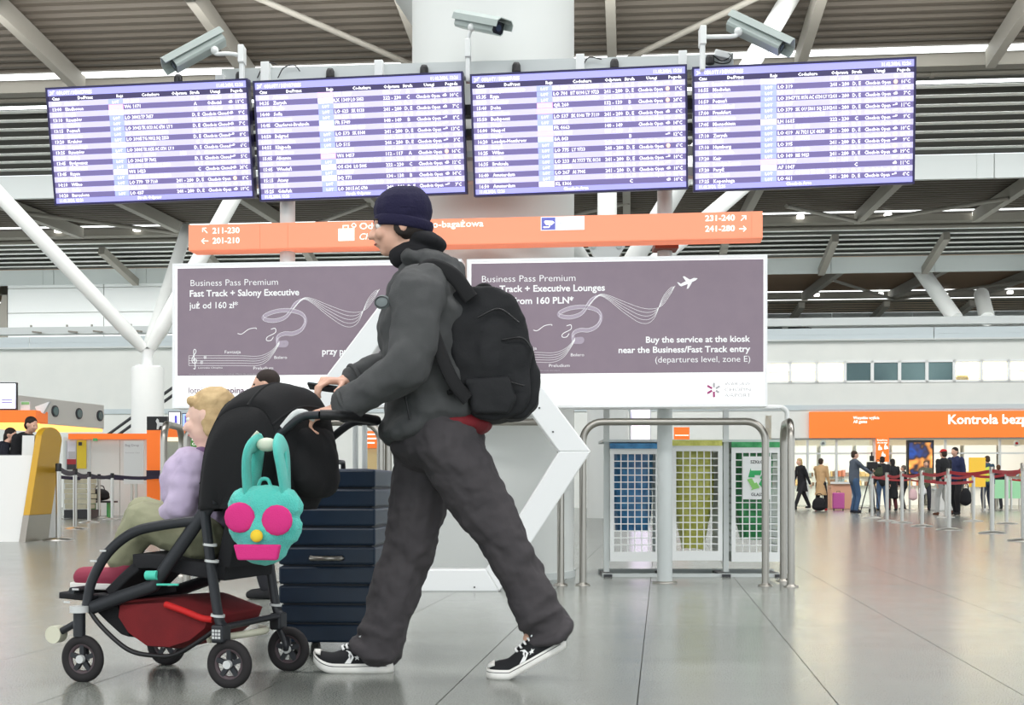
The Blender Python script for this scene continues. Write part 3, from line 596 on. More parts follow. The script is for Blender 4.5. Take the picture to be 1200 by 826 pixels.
# ---- the four flight information screens
SCR_L = mat('screen_pale_row', (196,190,232), .35, emis=.46); SCR_D = mat('screen_dark_row', (112,101,152), .35, emis=.36); SCR_T = mat('screen_title', (150,148,228), .35, emis=.62); SCR_H = mat('screen_header', (62,52,98), .35, emis=.2)
SCR_W = mat('screen_white', (255,255,255), .4, emis=.95); SCR_B = mat('screen_blue_logo', (160,170,240), .4, emis=.55); SCR_P = mat('screen_pink_logo', (246,170,216), .4, emis=.9); SCR_Y = mat('screen_yellow_logo', (250,240,205), .4, emis=.9); SCR_C = mat('screen_cyan_logo', (190,218,255), .4, emis=.8); SCR_O = mat('screen_sun_icon', (255,206,168), .4, emis=.9)
BEZ = mat('screen_bezel', (38,30,84), .4)
LC = {'b': SCR_B, 'p': SCR_P, 'w': SCR_W, 'y': SCR_Y, 'c': SCR_C}
DATA = [
 [('12:55','Kraków','b','LO 3901','','','D, E','Odleciał','n 10°C'),('13:00','Eindhoven','p','W6 1071','','','A','Odleciał','n 11°C'),('13:05','Paryż','w','AF 1047','','','C','Odleciał','n 11°C'),('13:10','Rzeszów','b','LO 3802','TP 7657','','D, E','Check-in Closed','n 9°C'),('13:10','Gdańsk','b','LO 3829','LY 9723 SQ 2251','','D, E','Check-in Closed','d 7°C'),('13:15','Poznań','b','LO 3943','TK 8133 AC 6738  LY 9','','D, E','Check-in Closed','n 7°C'),('13:15','Szczecin','b','LO 3935','AC 6740 SQ 2340','','D, E','Check-in Closed','d 8°C'),('13:20','Kraków','b','LO 3905','TG 9812 SQ 2253','','D, E','Check-in Closed','d 8°C'),('13:20','Kopenhaga','y','SK 2752','LO 8091','','C','Opóźniony 13:50','d 6°C'),('13:25','Rzeszów','b','LO 3805','TK 8135 AC 6734  LY 9','','D, E','Check-in Closed','d 6°C'),('13:35','Dubaj','w','EK 180','QF 8180','101','A','Check-in Closed','n 9°C'),('13:45','Bydgoszcz','b','LO 3965','TP 7092','','D, E','Check-in Closed','d 5°C'),('13:45','Bukareszt','b','LO 649','TP 7658 A3 7796','','D, E','Check-in Closed','n 9°C'),('13:45','Rzym','w','W6 1423','','','C','Check-in Closed','n 24°C'),('13:55','Lublin','b','LO 3853','TP 7062 SK 5206','','D, E','Check-in Closed','n 8°C'),('14:10','Wilno','b','LO 779','TP 7160','241 - 280','D, E','Check-in Open','s 8°C'),('14:15','Oslo','w','W6 1285','','140 - 149','C','Check-in Open','n 24°C'),('14:20','Barcelona','b','LO 437','','241 - 280','D, E','Check-in Open','n 19°C')],
 [('14:35','Alicante','p','W6 1387','','112 - 117','A','Check-in Open','n 11°C'),('14:35','Zurych','w','LX 1349','LO 5053','222 - 230','C','Check-in Open','n 10°C'),('14:40','Berlin','b','LO 393','LH 5710','241 - 280','D, E','Check-in Open','s 12°C'),('14:40','Sofia','b','LO 623','SK 8133','241 - 280','D, E','Check-in Open','n 7°C'),('14:45','Bukareszt','b','LO 645','TP 7658','241 - 280','D, E','Check-in Open','n 9°C'),('14:45','Charleroi-Bruksela','c','FR 5749','','148 - 149','B','Check-in Open','d 8°C'),('14:45','Frankfurt','y','LH 1351','LO 4041','222 - 230','C','Check-in Open','d 11°C'),('14:50','Belgrad','b','LO 573','SK 8144','241 - 280','D, E','Check-in Open','d 13°C'),('14:50','Nur-Sułtan','b','LO 191','','241 - 280','D, E','Check-in Open','n 8°C'),('14:55','Kłajpeda','b','LO 515','','241 - 280','D, E','Check-in Open','d 3°C'),('14:55','Barcelona','c','W6 2051','','101 - 110','A','Check-in Open','n 9°C'),('15:05','Alicante','p','W6 1457','','112 - 117','A','Check-in Open','s 16°C'),('15:05','Tallinn','b','LO 787','AC 6747 TP 7081','241 - 280','D, E','Check-in Open','s 5°C'),('15:05','Wiedeń','w','OS 634','LO 5005','222 - 230','C','Check-in Open','n 12°C'),('15:10','Lwów','b','LO 3857','','241 - 280','D, E','Check-in Open','d 8°C'),('15:15','Ateny','w','BQ 771','','134 - 138','B','Check-in Open','n 14°C'),('15:20','Lublin','b','LO 3873','TK AC 6733 AI 79','241 - 280','D, E','Check-in Open','d 6°C'),('15:25','Gdańsk','b','LO 3815','AC 6730','241 - 280','D, E','Check-in Open','d 7°C')],
 [('15:35','Londyn-Heathrow','b','LO 279','TK 8149 AI 7789','241 - 280','D, E','Check-in Open','d 12°C'),('15:35','Ryga','b','LO 701','BT 8194 LY 9723','241 - 280','D, E','Check-in Open','s 1°C'),('15:35','Wrocław','b','LO 3877','TK 8135 AC 6738','241 - 280','D, E','Check-in Open','d 8°C'),('15:40','Doha','p','QR 260','','132 - 139','B','Check-in Open','s 24°C'),('15:45','Barcelona','p','W6 1479','','101 - 110','A','','n 19°C'),('15:50','Budapeszt','b','LO 537','SK 8146 TP 7119','241 - 280','D, E','Check-in Open','n 6°C'),('15:55','Praga','b','LO 521','','241 - 280','D, E','Check-in Open','n 9°C'),('16:00','Neapol','c','FR 4663','','140 - 149','','Check-in Open','n 14°C'),('16:05','Rzym','p','W6 1423','','101 - 110','A','','n 16°C'),('16:20','Londyn-Heathrow','c','BA 843','','','B','','d 12°C'),('16:25','Paryż','b','LO 333','','241 - 280','D, E','Check-in Open','n 11°C'),('16:25','Wilno','b','LO 775','LY 9733','241 - 280','D, E','Check-in Open','s 6°C'),('16:30','Berlin','b','LO 391','','241 - 280','D, E','Check-in Open','s 7°C'),('16:35','Bruksela','b','LO 233','AI 7777 TK 8131','241 - 280','D, E','Check-in Open','d 10°C'),('16:35','Lublin','b','LO 3853','','241 - 280','D, E','Check-in Open','d 8°C'),('16:40','Amsterdam','b','LO 267','AI 7905','241 - 280','D, E','Check-in Open','n 10°C'),('16:45','Genewa','b','LO 415','','241 - 280','D, E','Check-in Open','n 12°C'),('16:50','Amsterdam','w','KL 1366','','','C','','n 10°C')],
 [('16:55','Leeds-Bradford','w','FR 2335','','101 - 110','A','','n 9°C'),('16:55','Mediolan','b','LO 319','','241 - 280','D, E','Check-in Open','s 16°C'),('16:55','Oslo','b','LO 483','SK 8110','241 - 280','D, E','Check-in Open','s -3°C'),('16:59','Poznań','b','LO 3947','TK 8176 AC 6734 LY 9','241 - 280','D, E','Check-in Open','n 7°C'),('17:00','Düsseldorf','b','LO 407','','241 - 280','D, E','Check-in Open','d 11°C'),('17:00','Frankfurt','b','LO 379','SK OU 5861 SQ 2331','241 - 280','D, E','Check-in Open','d 11°C'),('17:05','Monachium','b','LO 353','TK 8160 OU 5863','241 - 280','D, E','Check-in Open','d 9°C'),('17:05','Monachium','y','LH 1615','','222 - 230','C','Check-in Open','d 9°C'),('17:05','Toronto','b','LO 041','AC 2041','241 - 280','D, E','Check-in Open','n -19°C'),('17:10','Zurych','b','LO 419','AI 7921 LX 4030','241 - 280','D, E','Check-in Open','n 10°C'),('17:10','Delhi','b','LO 071','AI 7101','241 - 280','D, E','Check-in Open','s 28°C'),('17:10','Hamburg','b','LO 395','','241 - 280','D, E','Check-in Open','d 9°C'),('17:15','Sztokholm','b','LO 457','SK 8195','241 - 280','D, E','Check-in Open','s 0°C'),('17:20','Kair','b','LO 149','MS 9023','241 - 280','D, E','Check-in Open','n 19°C'),('17:20','Londyn-Luton','p','W6 1307','','101 - 110','A','','d 11°C'),('17:20','Paryż','w','AF 1047','','','C','','n 11°C'),('17:25','Wiedeń','b','LO 225','OS 8110 TK 8148','241 - 280','D, E','Check-in Open','n 12°C'),('17:25','Kopenhaga','b','LO 461','','241 - 280','D, E','Check-in Open','d 4°C')]]
GEO = [((52, 101), (290, 92), (65, 239), (298, 234), 'leftmost'), ((298, 93), (543, 84), (305, 234.5), (547, 229), 'second from left'), ((550, 84), (804, 77), (556, 229.5), (806, 222.5), 'third from left'), ((812, 76), (1075, 68), (813, 223), (1071, 217.5), 'rightmost')]
TILT = R(8.5)
for si in range(4):
    (tlx, tly), (trx, try_), (blx, bly), (brx, bry), nm = GEO[si]
    Y0 = 8.52; s0, z0 = SZ(blx, bly, Y0); s1, z1 = SZ(brx, bry, Y0); W = (s1-s0)*1.004; zb = (z0+z1)/2; O = SX((s0+s1)/2, Y0); O.z = zb
    yt = O.y*.985; zt = CH+(HZ-(tly+try_)/2)/F*yt; H = (zt-zb)/math.cos(TILT)
    sx_off = ((tlx+trx)/2-(blx+brx)/2)/F*yt
    t = thing('departure_screen', nm+' purple departures screen listing flights, first row '+DATA[si][0][0]+' '+DATA[si][0][1], 'screen', O)
    t.rotation_euler = (TILT, R(-1.0), -AL)
    b = MB(); b.box(-W/2, W/2, 0, .07, 0, H); ob('screen_casing', b, BEZ, t, bevel=.004)
    bz = .013; x0, x1 = -W/2+bz, W/2-bz; h0, h1 = bz, H-bz; HH = h1-h0
    for a, c, d, e in ((-W/2, W/2, H-bz, H), (-W/2, W/2, 0, bz), (-W/2, x0, bz, H-bz), (x1, W/2, bz, H-bz)):
        b = MB(); b.box(a, c, -.008, 0, d, e); ob('bezel', b, BEZ, t)
    def band(y0_, y1_, m_, nm_): b = MB(); b.box(x0, x1, -.003, 0, h1-y1_*HH, h1-y0_*HH); return ob(nm_, b, m_, t)
    def put(b, s_, fx, y, h, al='L', wf=None, mi=0, bo=.012):
        b.text(s_, x0+fx*(x1-x0), h1-y*HH, h, wf*(x1-x0) if wf else None, al, -.0055, mi, bold=bo, res=1)
    band(0, .058, SCR_T, 'title_bar'); band(.058, .105, SCR_H, 'header_bar'); band(.955, 1, SCR_T, 'footer_bar')
    rows = 18; rh = (.955-.105)/rows; ht = .62*rh*HH
    b = MB(); put(b, 'ODLOTY / DEPARTURES', .045, .048, .024, wf=.18); put(b, '11.02.2024, 12:26', .985, .046, .022, 'R', .13)
    b.prism([(x0+.012, h1-.05*HH), (x0+.02, h1-.05*HH), (x0+.05, h1-.014*HH), (x0+.042, h1-.012*HH)], -.0055, -.005); b.prism([(x0+.014, h1-.02*HH), (x0+.02, h1-.018*HH), (x0+.04, h1-.04*HH), (x0+.034, h1-.042*HH)], -.0055, -.005)
    ob('title_text', b, SCR_W, t, kind='stuff')
    b = MB()
    for s_, fx, al in (('Czas', .02, 'L'), ('Do/Przez', .19, 'C'), ('Rejs', .365, 'C'), ('Codeshare', .52, 'C'), ('Odprawa', .665, 'C'), ('Strefa', .742, 'C'), ('Uwagi', .845, 'C'), ('Pogoda', .982, 'R')): put(b, s_, fx, .095, .02, al, bo=.02)
    ob('header_text', b, SCR_W, t, kind='stuff')
    b = MB(); put(b, '11.02.2024, 12:26', .02, .99, .021, wf=.12); put(b, 'Strefa Odpraw' if si < 2 else 'Check-in Area', .48, .988, .02, 'C'); ob('footer_text', b, SCR_W, t, kind='stuff')
    for r_ in range(rows):
        y0_ = .105+r_*rh; dark = r_ % 2 == 1; rb_ = band(y0_, y0_+rh, SCR_D if dark else SCR_L, 'flight_row')
        d = DATA[si][r_]; by = y0_+rh*.82
        b = MB(); zt_, zb_ = h1-(y0_+rh*.06)*HH, h1-(y0_+rh*.96)*HH; b.box(x0+.305*(x1-x0), x0+.378*(x1-x0), -.0048, -.003, zb_, zt_); lg = ob('airline_logo', b, LC[d[2]], rb_)
        b = MB(); put(b, d[0], .02, by, ht); put(b, d[1], .085, by, ht); put(b, d[3], .384, by, ht)
        if d[2] == 'b': put(b, 'LOT', .342, by, ht*.8, 'C')
        if d[4]: put(b, d[4][:21], .465, by, ht, wf=min(.155, .0088*len(d[4][:21])))
        if d[5]: put(b, d[5], .665, by, ht, 'C')
        if d[6]: put(b, d[6], .742, by, ht, 'C')
        if d[7]: put(b, d[7], .838, by, ht, 'C', wf=.0088*len(d[7]))
        put(b, d[8][2:], .984, by, ht, 'R', wf=.0098*len(d[8][2:]))
        ic = d[8][0]; cx_ = x0+.918*(x1-x0); cz_ = h1-(y0_+rh*.5)*HH; r0 = rh*HH*.3
        if ic == 's': pass
        elif ic == 'd': b.tube([(cx_-r0*1.6, -.005, cz_), (cx_+r0, -.005, cz_+r0*.3), (cx_+r0, -.005, cz_+r0*.9), (cx_, -.005, cz_+r0*.8)], .0022, 4)
        else: b.ell((cx_, -.005, cz_-r0*.1), (r0*1.3, .002, r0*.6), n=10, m=5); b.ell((cx_+r0*.3, -.005, cz_+r0*.4), (r0*.7, .002, r0*.6), n=10, m=5)
        ob('row_text', b, SCR_W, rb_, kind='stuff')
        if ic == 's': b = MB(); b.ell((cx_, -.005, cz_), (r0*1.25, .002, r0*1.25), n=14, m=6); ob('sun_icon', b, SCR_O, rb_)
# ---- surveillance cameras
CAMG = mat('camera_grey', (178,188,184), .35, .2); CAMD = mat('camera_window', (22,26,30), .1)
def cctv(loc, dirv, lab, arm, up=(0,0,1), L=.44, roll=0):
    t = thing('security_camera', lab, 'camera', loc)
    d = Vector(dirv).normalized(); y = Vector(up).cross(d).normalized(); z = d.cross(y)
    M = Matrix((d, y, z)).transposed().to_4x4() @ Matrix.Rotation(roll, 4, 'X')
    def sect(x, w_, h0, h1, c=.25): return [M @ Vector((x, yy, zz)) for yy, zz in ((-w_, h0+c*.06), (-w_*.7, h0), (w_*.7, h0), (w_, h0+c*.06), (w_, h1), (-w_, h1))]
    b = MB(); rows = [sect(x, .052, -.055, .035) for x in (-L*.46, L*.42)]; b.grid(rows, 0, False, True); b.add(rows[0], [(5,4,3,2,1,0)]); b.add(rows[1], [(0,1,2,3,4,5)]); ob('housing', b, CAMG, t, bevel=.004)
    prof = [(-.068, -.01), (-.066, .03), (-.045, .052), (.045, .052), (.066, .03), (.068, -.01)]
    b = MB(); b.grid([[M @ Vector((x, a*s_, c)) for a, c in prof] for x, s_ in ((-L*.5, .95), (L*.55, 1.05))], 0, False); ob('sun_shield', b, CAMG, t, solid=.006)
    b = MB(); rows = [sect(x, .046, -.048, .03) for x in (L*.42, L*.425)]; b.add(rows[1], [(0,1,2,3,4,5)]); b.add(rows[0], [(5,4,3,2,1,0)]); b.grid(rows, 0, False, True); wn = ob('window', b, CAMD, t)
    b = MB(); b.cyl(M @ Vector((L*.42, 0, -.01)), M @ Vector((L*.432, 0, -.01)), .022, n=16); ob('lens', b, mat('lens_glass', (60,70,90), .05), wn)
    b = MB(); b.tube(smooth_path([Vector(p) for p in arm], 5), .014, 10); b.ell(Vector(arm[0]), .028); ob('arm', b, WHITE, t)
    e = Vector(arm[-1]); b = MB(); b.box(e.x-.02, e.x+.02, e.y-.05, e.y+.05, e.z-.06, e.z+.06); b.box(e.x-.015, e.x+.015, e.y-.03, e.y+.03, e.z-.22, e.z-.05); ob('mount', b, WHITE, t, bevel=.006)
    return t
q8 = 8.4/F
cctv(P(230, 60, 8.6), (-.76, -.3, -.56), 'grey security camera above the leftmost screen, aimed down to the left', [(22*q8, 0, 1*q8), (24*q8, 0, -3*q8), (38*q8, 0, -3*q8), (53*q8, .05, -2*q8)], roll=R(20))
cctv(P(563, 27, 8.5), (.62, -.62, -.34), 'grey security camera in front of the round column with its dark window showing', [(-10*q8, .0, -5*q8), (-14*q8, .02, -14*q8), (-15*q8, .03, -30*q8)])
cctv(P(888, 40, 8.2), (.76, -.3, -.5), 'grey security camera above the rightmost screen, aimed down to the right', [(-22*q8, 0, 3*q8), (-26*q8, 0, -2*q8), (-45*q8, 0, -3*q8), (-62*q8, .05, 0*q8)], roll=R(-20))
t = thing('small_security_camera', 'small white box camera with looped cable above the rightmost screen', 'camera', P(846, 64, 8.5))
b = MB(); b.bar((-.05, 0, .01), (.06, 0, -.015), .045, .045); ob('housing', b, WHITE, t, bevel=.006)
b = MB(); b.bar((.0, .02, -.05), (.0, .02, .0), .03, .02); ob('mount', b, WHITE, t)
b = MB(); b.tube(smooth_path([(-.05, 0, 0), (-.08, 0, -.03), (-.02, -.01, -.06), (.05, 0, -.05), (.07, 0, .01)]), .004, 6); ob('cable', b, BLACK, t)
# ================================================================ RAILS, WASTE STATION, WHITE FRAME
def hoop(a, c, ztop, lab, r=.0245, rad=.13):
    a = Vector(a); c = Vector(c); d = (c-a); L = d.length; d.normalize()
    t = thing('guard_rail', lab, 'rail', a, math.atan2(d.y, d.x))
    pts = [Vector((0,0,0)), Vector((0,0,ztop-rad))]+arc((rad,0,ztop-rad), rad, 180, 90, 8)[1:]+arc((L-rad,0,ztop-rad), rad, 90, 0, 8)+[Vector((L,0,0))]
    b = MB(); b.tube(pts, r, 18); ob('rail_tube', b, STEEL, t)
    for x in (0, L):
        b = MB(); b.lathe([(.05, 0), (.05, .006), (.03, .01), (.026, .02)], (x, 0, 0), 20); ob('floor_flange', b, STEEL, t)
        for k in range(3):
            a_ = k*2.1+.4; b = MB(); b.lathe([(.007, .006), (.006, .014)], (x+.04*math.cos(a_), .04*math.sin(a_), 0), 8); ob('screw', b, STEEL, t)
ZT = CH+(HZ-494)/F*8.52
def gp(px, Y): return ((px-600)/F*Y, Y, 0)
hoop(gp(683, 8.56), gp(897, 8.5), ZT, 'steel hoop rail in front of the waste sorting station')
hoop(gp(927, 8.42), gp(918, 8.95), ZT, 'steel hoop rail seen end-on at the right of the waste station')
hoop(gp(455, 8.62), gp(657, 8.56), ZT, 'steel hoop rail behind the white angular frame and the walking man')
hoop(gp(219, 8.62), gp(446, 8.6), ZT, 'steel hoop rail behind the stroller under the left advert')
hoop(gp(192, 8.75), gp(213, 9.4), ZT, 'steel hoop rail seen end-on at the left of the stroller')
# ---- waste sorting station
YS = 9.4
def wx(px): return (px-600)/F*YS
def wz(py): return CH+(HZ-py)/F*YS
X0 = wx(814)
t = thing('waste_station', 'white steel frame of the waste sorting station with arched top rail', 'frame', (X0, YS, 0))
for px in (711, 851):
    b = MB(); b.box(wx(px)-X0-.02, wx(px)-X0+.02, .0, .04, wz(670), wz(480)); ob('post', b, STEELW, t)
b = MB(); b.box(wx(706)-X0, wx(921)-X0, -.02, .05, wz(676), wz(672)); ob('floor_bar', b, STEELW, t)
b = MB(); b.box(wx(706)-X0, wx(921)-X0, .42, .46, 0.0, .03); ob('floor_bar', b, STEELW, t)
for px in (712, 780, 850, 912):
    b = MB(); b.box(wx(px)-X0-.03, wx(px)-X0+.03, -.06, .5, 0.0, .02); ob('foot', b, DARK, t)
b = MB(); zt = wz(477); b.tube([(wx(640)-X0, .02, zt), (wx(915)-X0, .02, zt)]+arc((wx(915)-X0, .02, zt-.05), .05, 90, 0, 6)+[(wx(915)-X0+.05, .02, wz(672))], .018, 12); ob('arched_rail', b, WHITE, t)
b = MB(); b.box(wx(706)-X0, wx(918)-X0, -.02, .45, wz(518), wz(515)); ob('lid_shelf', b, STEELW, t)
BAGM = {}
def bagmat(n, c, c2): return mat(n, c, .3, alpha=.88, noise=(14, c2, .8), bump=(18, .7, .02))
bins = [(714.5, 772.5, 519.5, 657.5, 'blue', bagmat('blue_bag', (70,150,204), (34,100,150)), 'white wire-grid waste bin holding a blue plastic bag, left of the three', 0),
        (787, 845.5, 516, 656.5, 'yellow', bagmat('yellow_bag', (226,226,120), (196,198,84)), 'white wire-grid waste bin holding a yellow plastic bag, beside the pole', 0),
        (856.5, 915, 518, 658, 'green', bagmat('green_bag', (76,180,110), (36,130,74)), 'white wire-grid waste bin for glass holding a green plastic bag', 1)]
for x0, x1, yt, yb, cn, bm, lab, plate in bins:
    cx = wx((x0+x1)/2); t = thing('waste_bin', lab, 'bin', (cx, YS-.02, 0)); hw = wx(x1)-cx; zb, zt_ = wz(yb), wz(yt); dp = .42
    def grille(nc, nr, wid, h0, h1, top_m=.04, bot=.07, side=.03):
        b = MB(); b.box(-wid, wid, -.012, 0, h0, h0+bot); b.box(-wid, wid, -.012, 0, h1-top_m, h1); b.box(-wid, -wid+side, -.012, 0, h0+bot, h1-top_m); b.box(wid-side, wid, -.012, 0, h0+bot, h1-top_m)
        iw = 2*(wid-side); ih = h1-h0-top_m-bot
        for i in range(1, nc): x = -wid+side+iw*i/nc; b.box(x-.0038, x+.0038, -.010, -.002, h0+bot, h1-top_m)
        for j in range(1, nr): z = h0+bot+ih*j/nr; b.box(-wid+side, wid-side, -.011, -.003, z-.0038, z+.0038)
        return b
    ob('door_grille', grille(6, 14, hw, zb, zt_-.04), WHITE, t)
    for sx_ in (-1, 1):
        o = ob('side_grille', grille(7, 14, dp/2, zb, zt_-.04), STEELW, t, loc=(sx_*(hw-.006), dp/2, 0), rot=(0, 0, R(90)))
    b = MB(); b.box(-hw, hw, 0, dp, zb, zb+.02); ob('bin_floor', b, STEELW, t)
    b = MB(); hw2 = hw; b.box(-hw2, hw2, -.015, 0, zt_-.04, zt_); b.box(-hw2, hw2, dp-.01, dp, zt_-.04, zt_); b.box(-hw2, -hw2+.015, 0, dp-.01, zt_-.04, zt_); b.box(hw2-.015, hw2, 0, dp-.01, zt_-.04, zt_); ob('rim', b, bm if cn != 'x' else STEELW, t, label=cn+' bag edge folded over the rim')
    rb2 = random.Random(len(cn)); rows = []
    btm = {'blue': zb+.22, 'yellow': zb+.08, 'green': zb+.16}[cn]
    for j in range(13):
        f_ = j/12; z = btm+(zt_-.01-btm)*f_; w2 = (hw-.03)*(.55+.45*min(1, f_*2.2)) if cn != 'blue' else (hw-.025)*(.8+.2*min(1, f_*3)); row = []
        for k in range(28):
            a = 2*PI*k/28; rr = (1/max(abs(math.cos(a)), abs(math.sin(a))))**.75; n_ = 1+.05*math.sin(5*a+j*.7+len(cn))+rb2.uniform(-.02, .02)
            row.append((w2*rr*math.cos(a)*n_*.93, dp/2+(dp/2-.03)*rr*math.sin(a)*n_*.9*(w2/hw), z+rb2.uniform(-.006, .006)))
        rows.append(row)
    b = MB(); b.grid(rows, 0, True, True); b.add(rows[0], [tuple(range(27, -1, -1))]); ob('plastic_bag', b, bm, t, label='crumpled %s plastic bag' % cn)
    if plate:
        b = MB(); px0, px1 = wx(869)-cx, wx(902)-cx; b.box(px0, px1, -.03, -.02, wz(585), wz(535)); pt_ = ob('glass_notice', b, mat('notice_white', (238,240,238), .4), t)
        mid = (px0+px1)/2; GR = mat('recycle_green', (46,168,96), .5); GL = mat('recycle_lime', (140,204,110), .5); k_ = YS/F
        for s_, py in (('SZKŁO', 543), ('GLASS', 581)): b = MB(); b.text(s_, mid, wz(py), 3.6*k_, align='C', y=-.032, bold=.015); ob('lettering', b, DARK, pt_, kind='stuff')
        for k in range(3):
            a = R(90+120*k); c_ = Vector((mid, 0, wz(561.5))); b = MB()
            def pt(r_, da): return (c_.x+r_*math.cos(a+R(da)), c_.z+r_*math.sin(a+R(da)))
            r_ = 11*k_
            b.prism([pt(r_*1.05, -28), pt(r_*.55, -40), pt(r_*.5, 30), pt(r_*.32, 52), pt(r_*.95, 78), pt(r_*1.35, 30), pt(r_*1.1, 34)], -.034, -.031); ob('recycle_arrow', b, GL if k == 1 else GR, pt_)
# ---- white angular advertising frame standing on the floor
YF = 8.06
def fp(px, py): return ((px-600)/F*YF-FX, CH+(HZ-py)/F*YF)
FX = (504-600)/F*YF
t = thing('angular_frame', 'white angular five-sided sculpture frame standing behind the walking man', 'sculpture', (FX, YF, 0))
out = [(504, 278), (692.5, 529), (585, 693.2), (423, 693.2), (315.5, 529)]; inn = [(504, 321), (655, 529), (569.5, 667), (438.5, 667), (353, 529)]
FWM = mat('frame_satin_white', (242,243,242), .35)
for k in range(5):
    k2 = (k+1) % 5; a, c, d, e = fp(*out[k]), fp(*out[k2]), fp(*inn[k2]), fp(*inn[k]); b = MB()
    b.prism([a, c, d, e], .0, .2); ob('frame_side', b, FWM, t, bevel=.008)
    m1 = [((a[0]*3+e[0])/4, (a[1]*3+e[1])/4), ((c[0]*3+d[0])/4, (c[1]*3+d[1])/4), ((c[0]+d[0]*3)/4, (c[1]+d[1]*3)/4), ((a[0]+e[0]*3)/4, (a[1]+e[1]*3)/4)]
    b = MB(); b.prism(m1, .2, .26); ob('rear_batten', b, STEEL, t)
b = MB()
for px, py in ((632, 478), (648, 506), (556, 688), (600, 640)): b.lathe([(.004, -.0), (.004, .0)], n=4); x, z = fp(px, py); b.tube([(x, -.006, z), (x, .0, z)], .006, 8)
ob('screw', b, DARK, t, kind='stuff')
# ================================================================ FIGURES
def V(*a): return Vector(a)
def hand(pr, wrist, d, n, curl, thumb_side, s=1.0, spread=.12, thumb_curl=20):
    """wrist point, direction of the fingers d, back-of-hand normal n, curl per finger (three bends, degrees), side the thumb leaves from"""
    d = d.normalized(); n = (n-d*n.dot(d)).normalized(); x = d.cross(n).normalized()*thumb_side      # x points to the thumb side
    k0 = wrist+d*.005*s
    for t in (-1, -.35, .35, 1): pr.append(('c', k0+x*t*.02*s, wrist+d*.082*s+x*t*.030*s, .0135*s, .0115*s))
    L = [(.038, .024, .020), (.044, .028, .021), (.041, .026, .020), (.032, .020, .018)]
    for i in range(4):
        off = (.031-.0207*i)*s; p = wrist+d*(.084-.004*abs(i-1))*s+x*off; ang = 0; dd0 = (d+x*(spread*(1.5-i)*.5)).normalized()
        ax = dd0.cross(n).normalized(); r = .0088*s*(.9 if i == 3 else 1)
        for j in range(3):
            ang += curl[i][j]; dd = Quaternion(ax, R(-ang)) @ dd0; q = p+dd*L[i][j]*s
            pr.append(('c', p, q, r, r*.93)); p = q; r *= .93
    p = wrist+d*.022*s+x*.024*s; dd = (d*.55+x*.75-n*.25).normalized(); q = p+dd*.04*s; pr.append(('c', p, q, .0135*s, .0105*s))
    dd2 = (dd*math.cos(R(thumb_curl))+(d-n*.6).normalized()*math.sin(R(thumb_curl))).normalized(); q2 = q+dd2*.03*s; pr.append(('c', q, q2, .0105*s, .0095*s)); pr.append(('c', q2, q2+(dd2+d*.4-n*.2).normalized()*.024*s, .0095*s, .008*s))
def head(pr, c, f, up, s=1.0):
    """c centre of the skull, f facing, s scale"""
    f = f.normalized(); up = (up-f*up.dot(f)).normalized(); l = up.cross(f).normalized()
    M = Matrix((f, l, up)).transposed()
    T = lambda x, y, z: c+M @ V(x*s, y*s, z*s)
    E = lambda p, r: pr.append(('e', T(*p), (r[0]*s, r[1]*s, r[2]*s), M.to_4x4()))
    E((-.008, 0, .012), (.098, .076, .098)); E((.03, 0, -.045), (.062, .058, .07)); E((.058, 0, -.088), (.026, .028, .022)); E((.02, 0, -.078), (.055, .052, .035))
    E((.084, 0, .012), (.012, .05, .014)); E((.078, .036, -.032), (.02, .02, .022)); E((.078, -.036, -.032), (.02, .02, .022))
    pr.append(('c', T(.088, 0, .002), T(.112, 0, -.034), .009*s, .013*s)); pr.append(('e', T(.1, .012, -.036), (.011*s, .008*s, .008*s), M.to_4x4())); pr.append(('e', T(.1, -.012, -.036), (.011*s, .008*s, .008*s), M.to_4x4()))
    E((.088, 0, -.058), (.013, .024, .0055)); E((.086, 0, -.068), (.013, .021, .0065))
    for y in (-1, 1): E((-.005, y*.077, -.012), (.02, .008, .032)); E((-.002, y*.082, .002), (.016, .006, .018))
    return T, M
def face(par, T, M, s, iris=(70,52,40), lips=(168,96,84), detail=True):
    ew = mat('eye_white', (232,228,222), .25); em = mat('iris_%d' % iris[0], iris, .2); lm_ = mat('lips_%d' % lips[0], lips, .5); bm = mat('brow_hair', (48,36,28), .8)
    for y in (-1, 1):
        b = MB(); b.ell(T(.079, y*.031, -.004), .0125*s, n=12, m=8); e = ob('eye', b, ew, par)
        b = MB(); b.ell(T(.0885, y*.031, -.004), (.0045*s,)*3, n=10, m=6); ob('iris', b, em, e)
        if detail: b = MB(); b.tube([T(.088, y*.012, .018), T(.093, y*.03, .023), T(.083, y*.05, .017)], .0035*s, 6); ob('eyebrow', b, bm, par)
    b = MB(); b.ell(T(.094, 0, -.0635), (.009*s, .02*s, .0042*s), M=M.to_4x4(), n=12, m=6); ob('lips', b, lm_, par)
SKIN = mat('skin_light', (222,176,152), .5, noise=(14, (208,158,136), .4)); SKIN2 = mat('skin_tan', (186,138,110), .5)
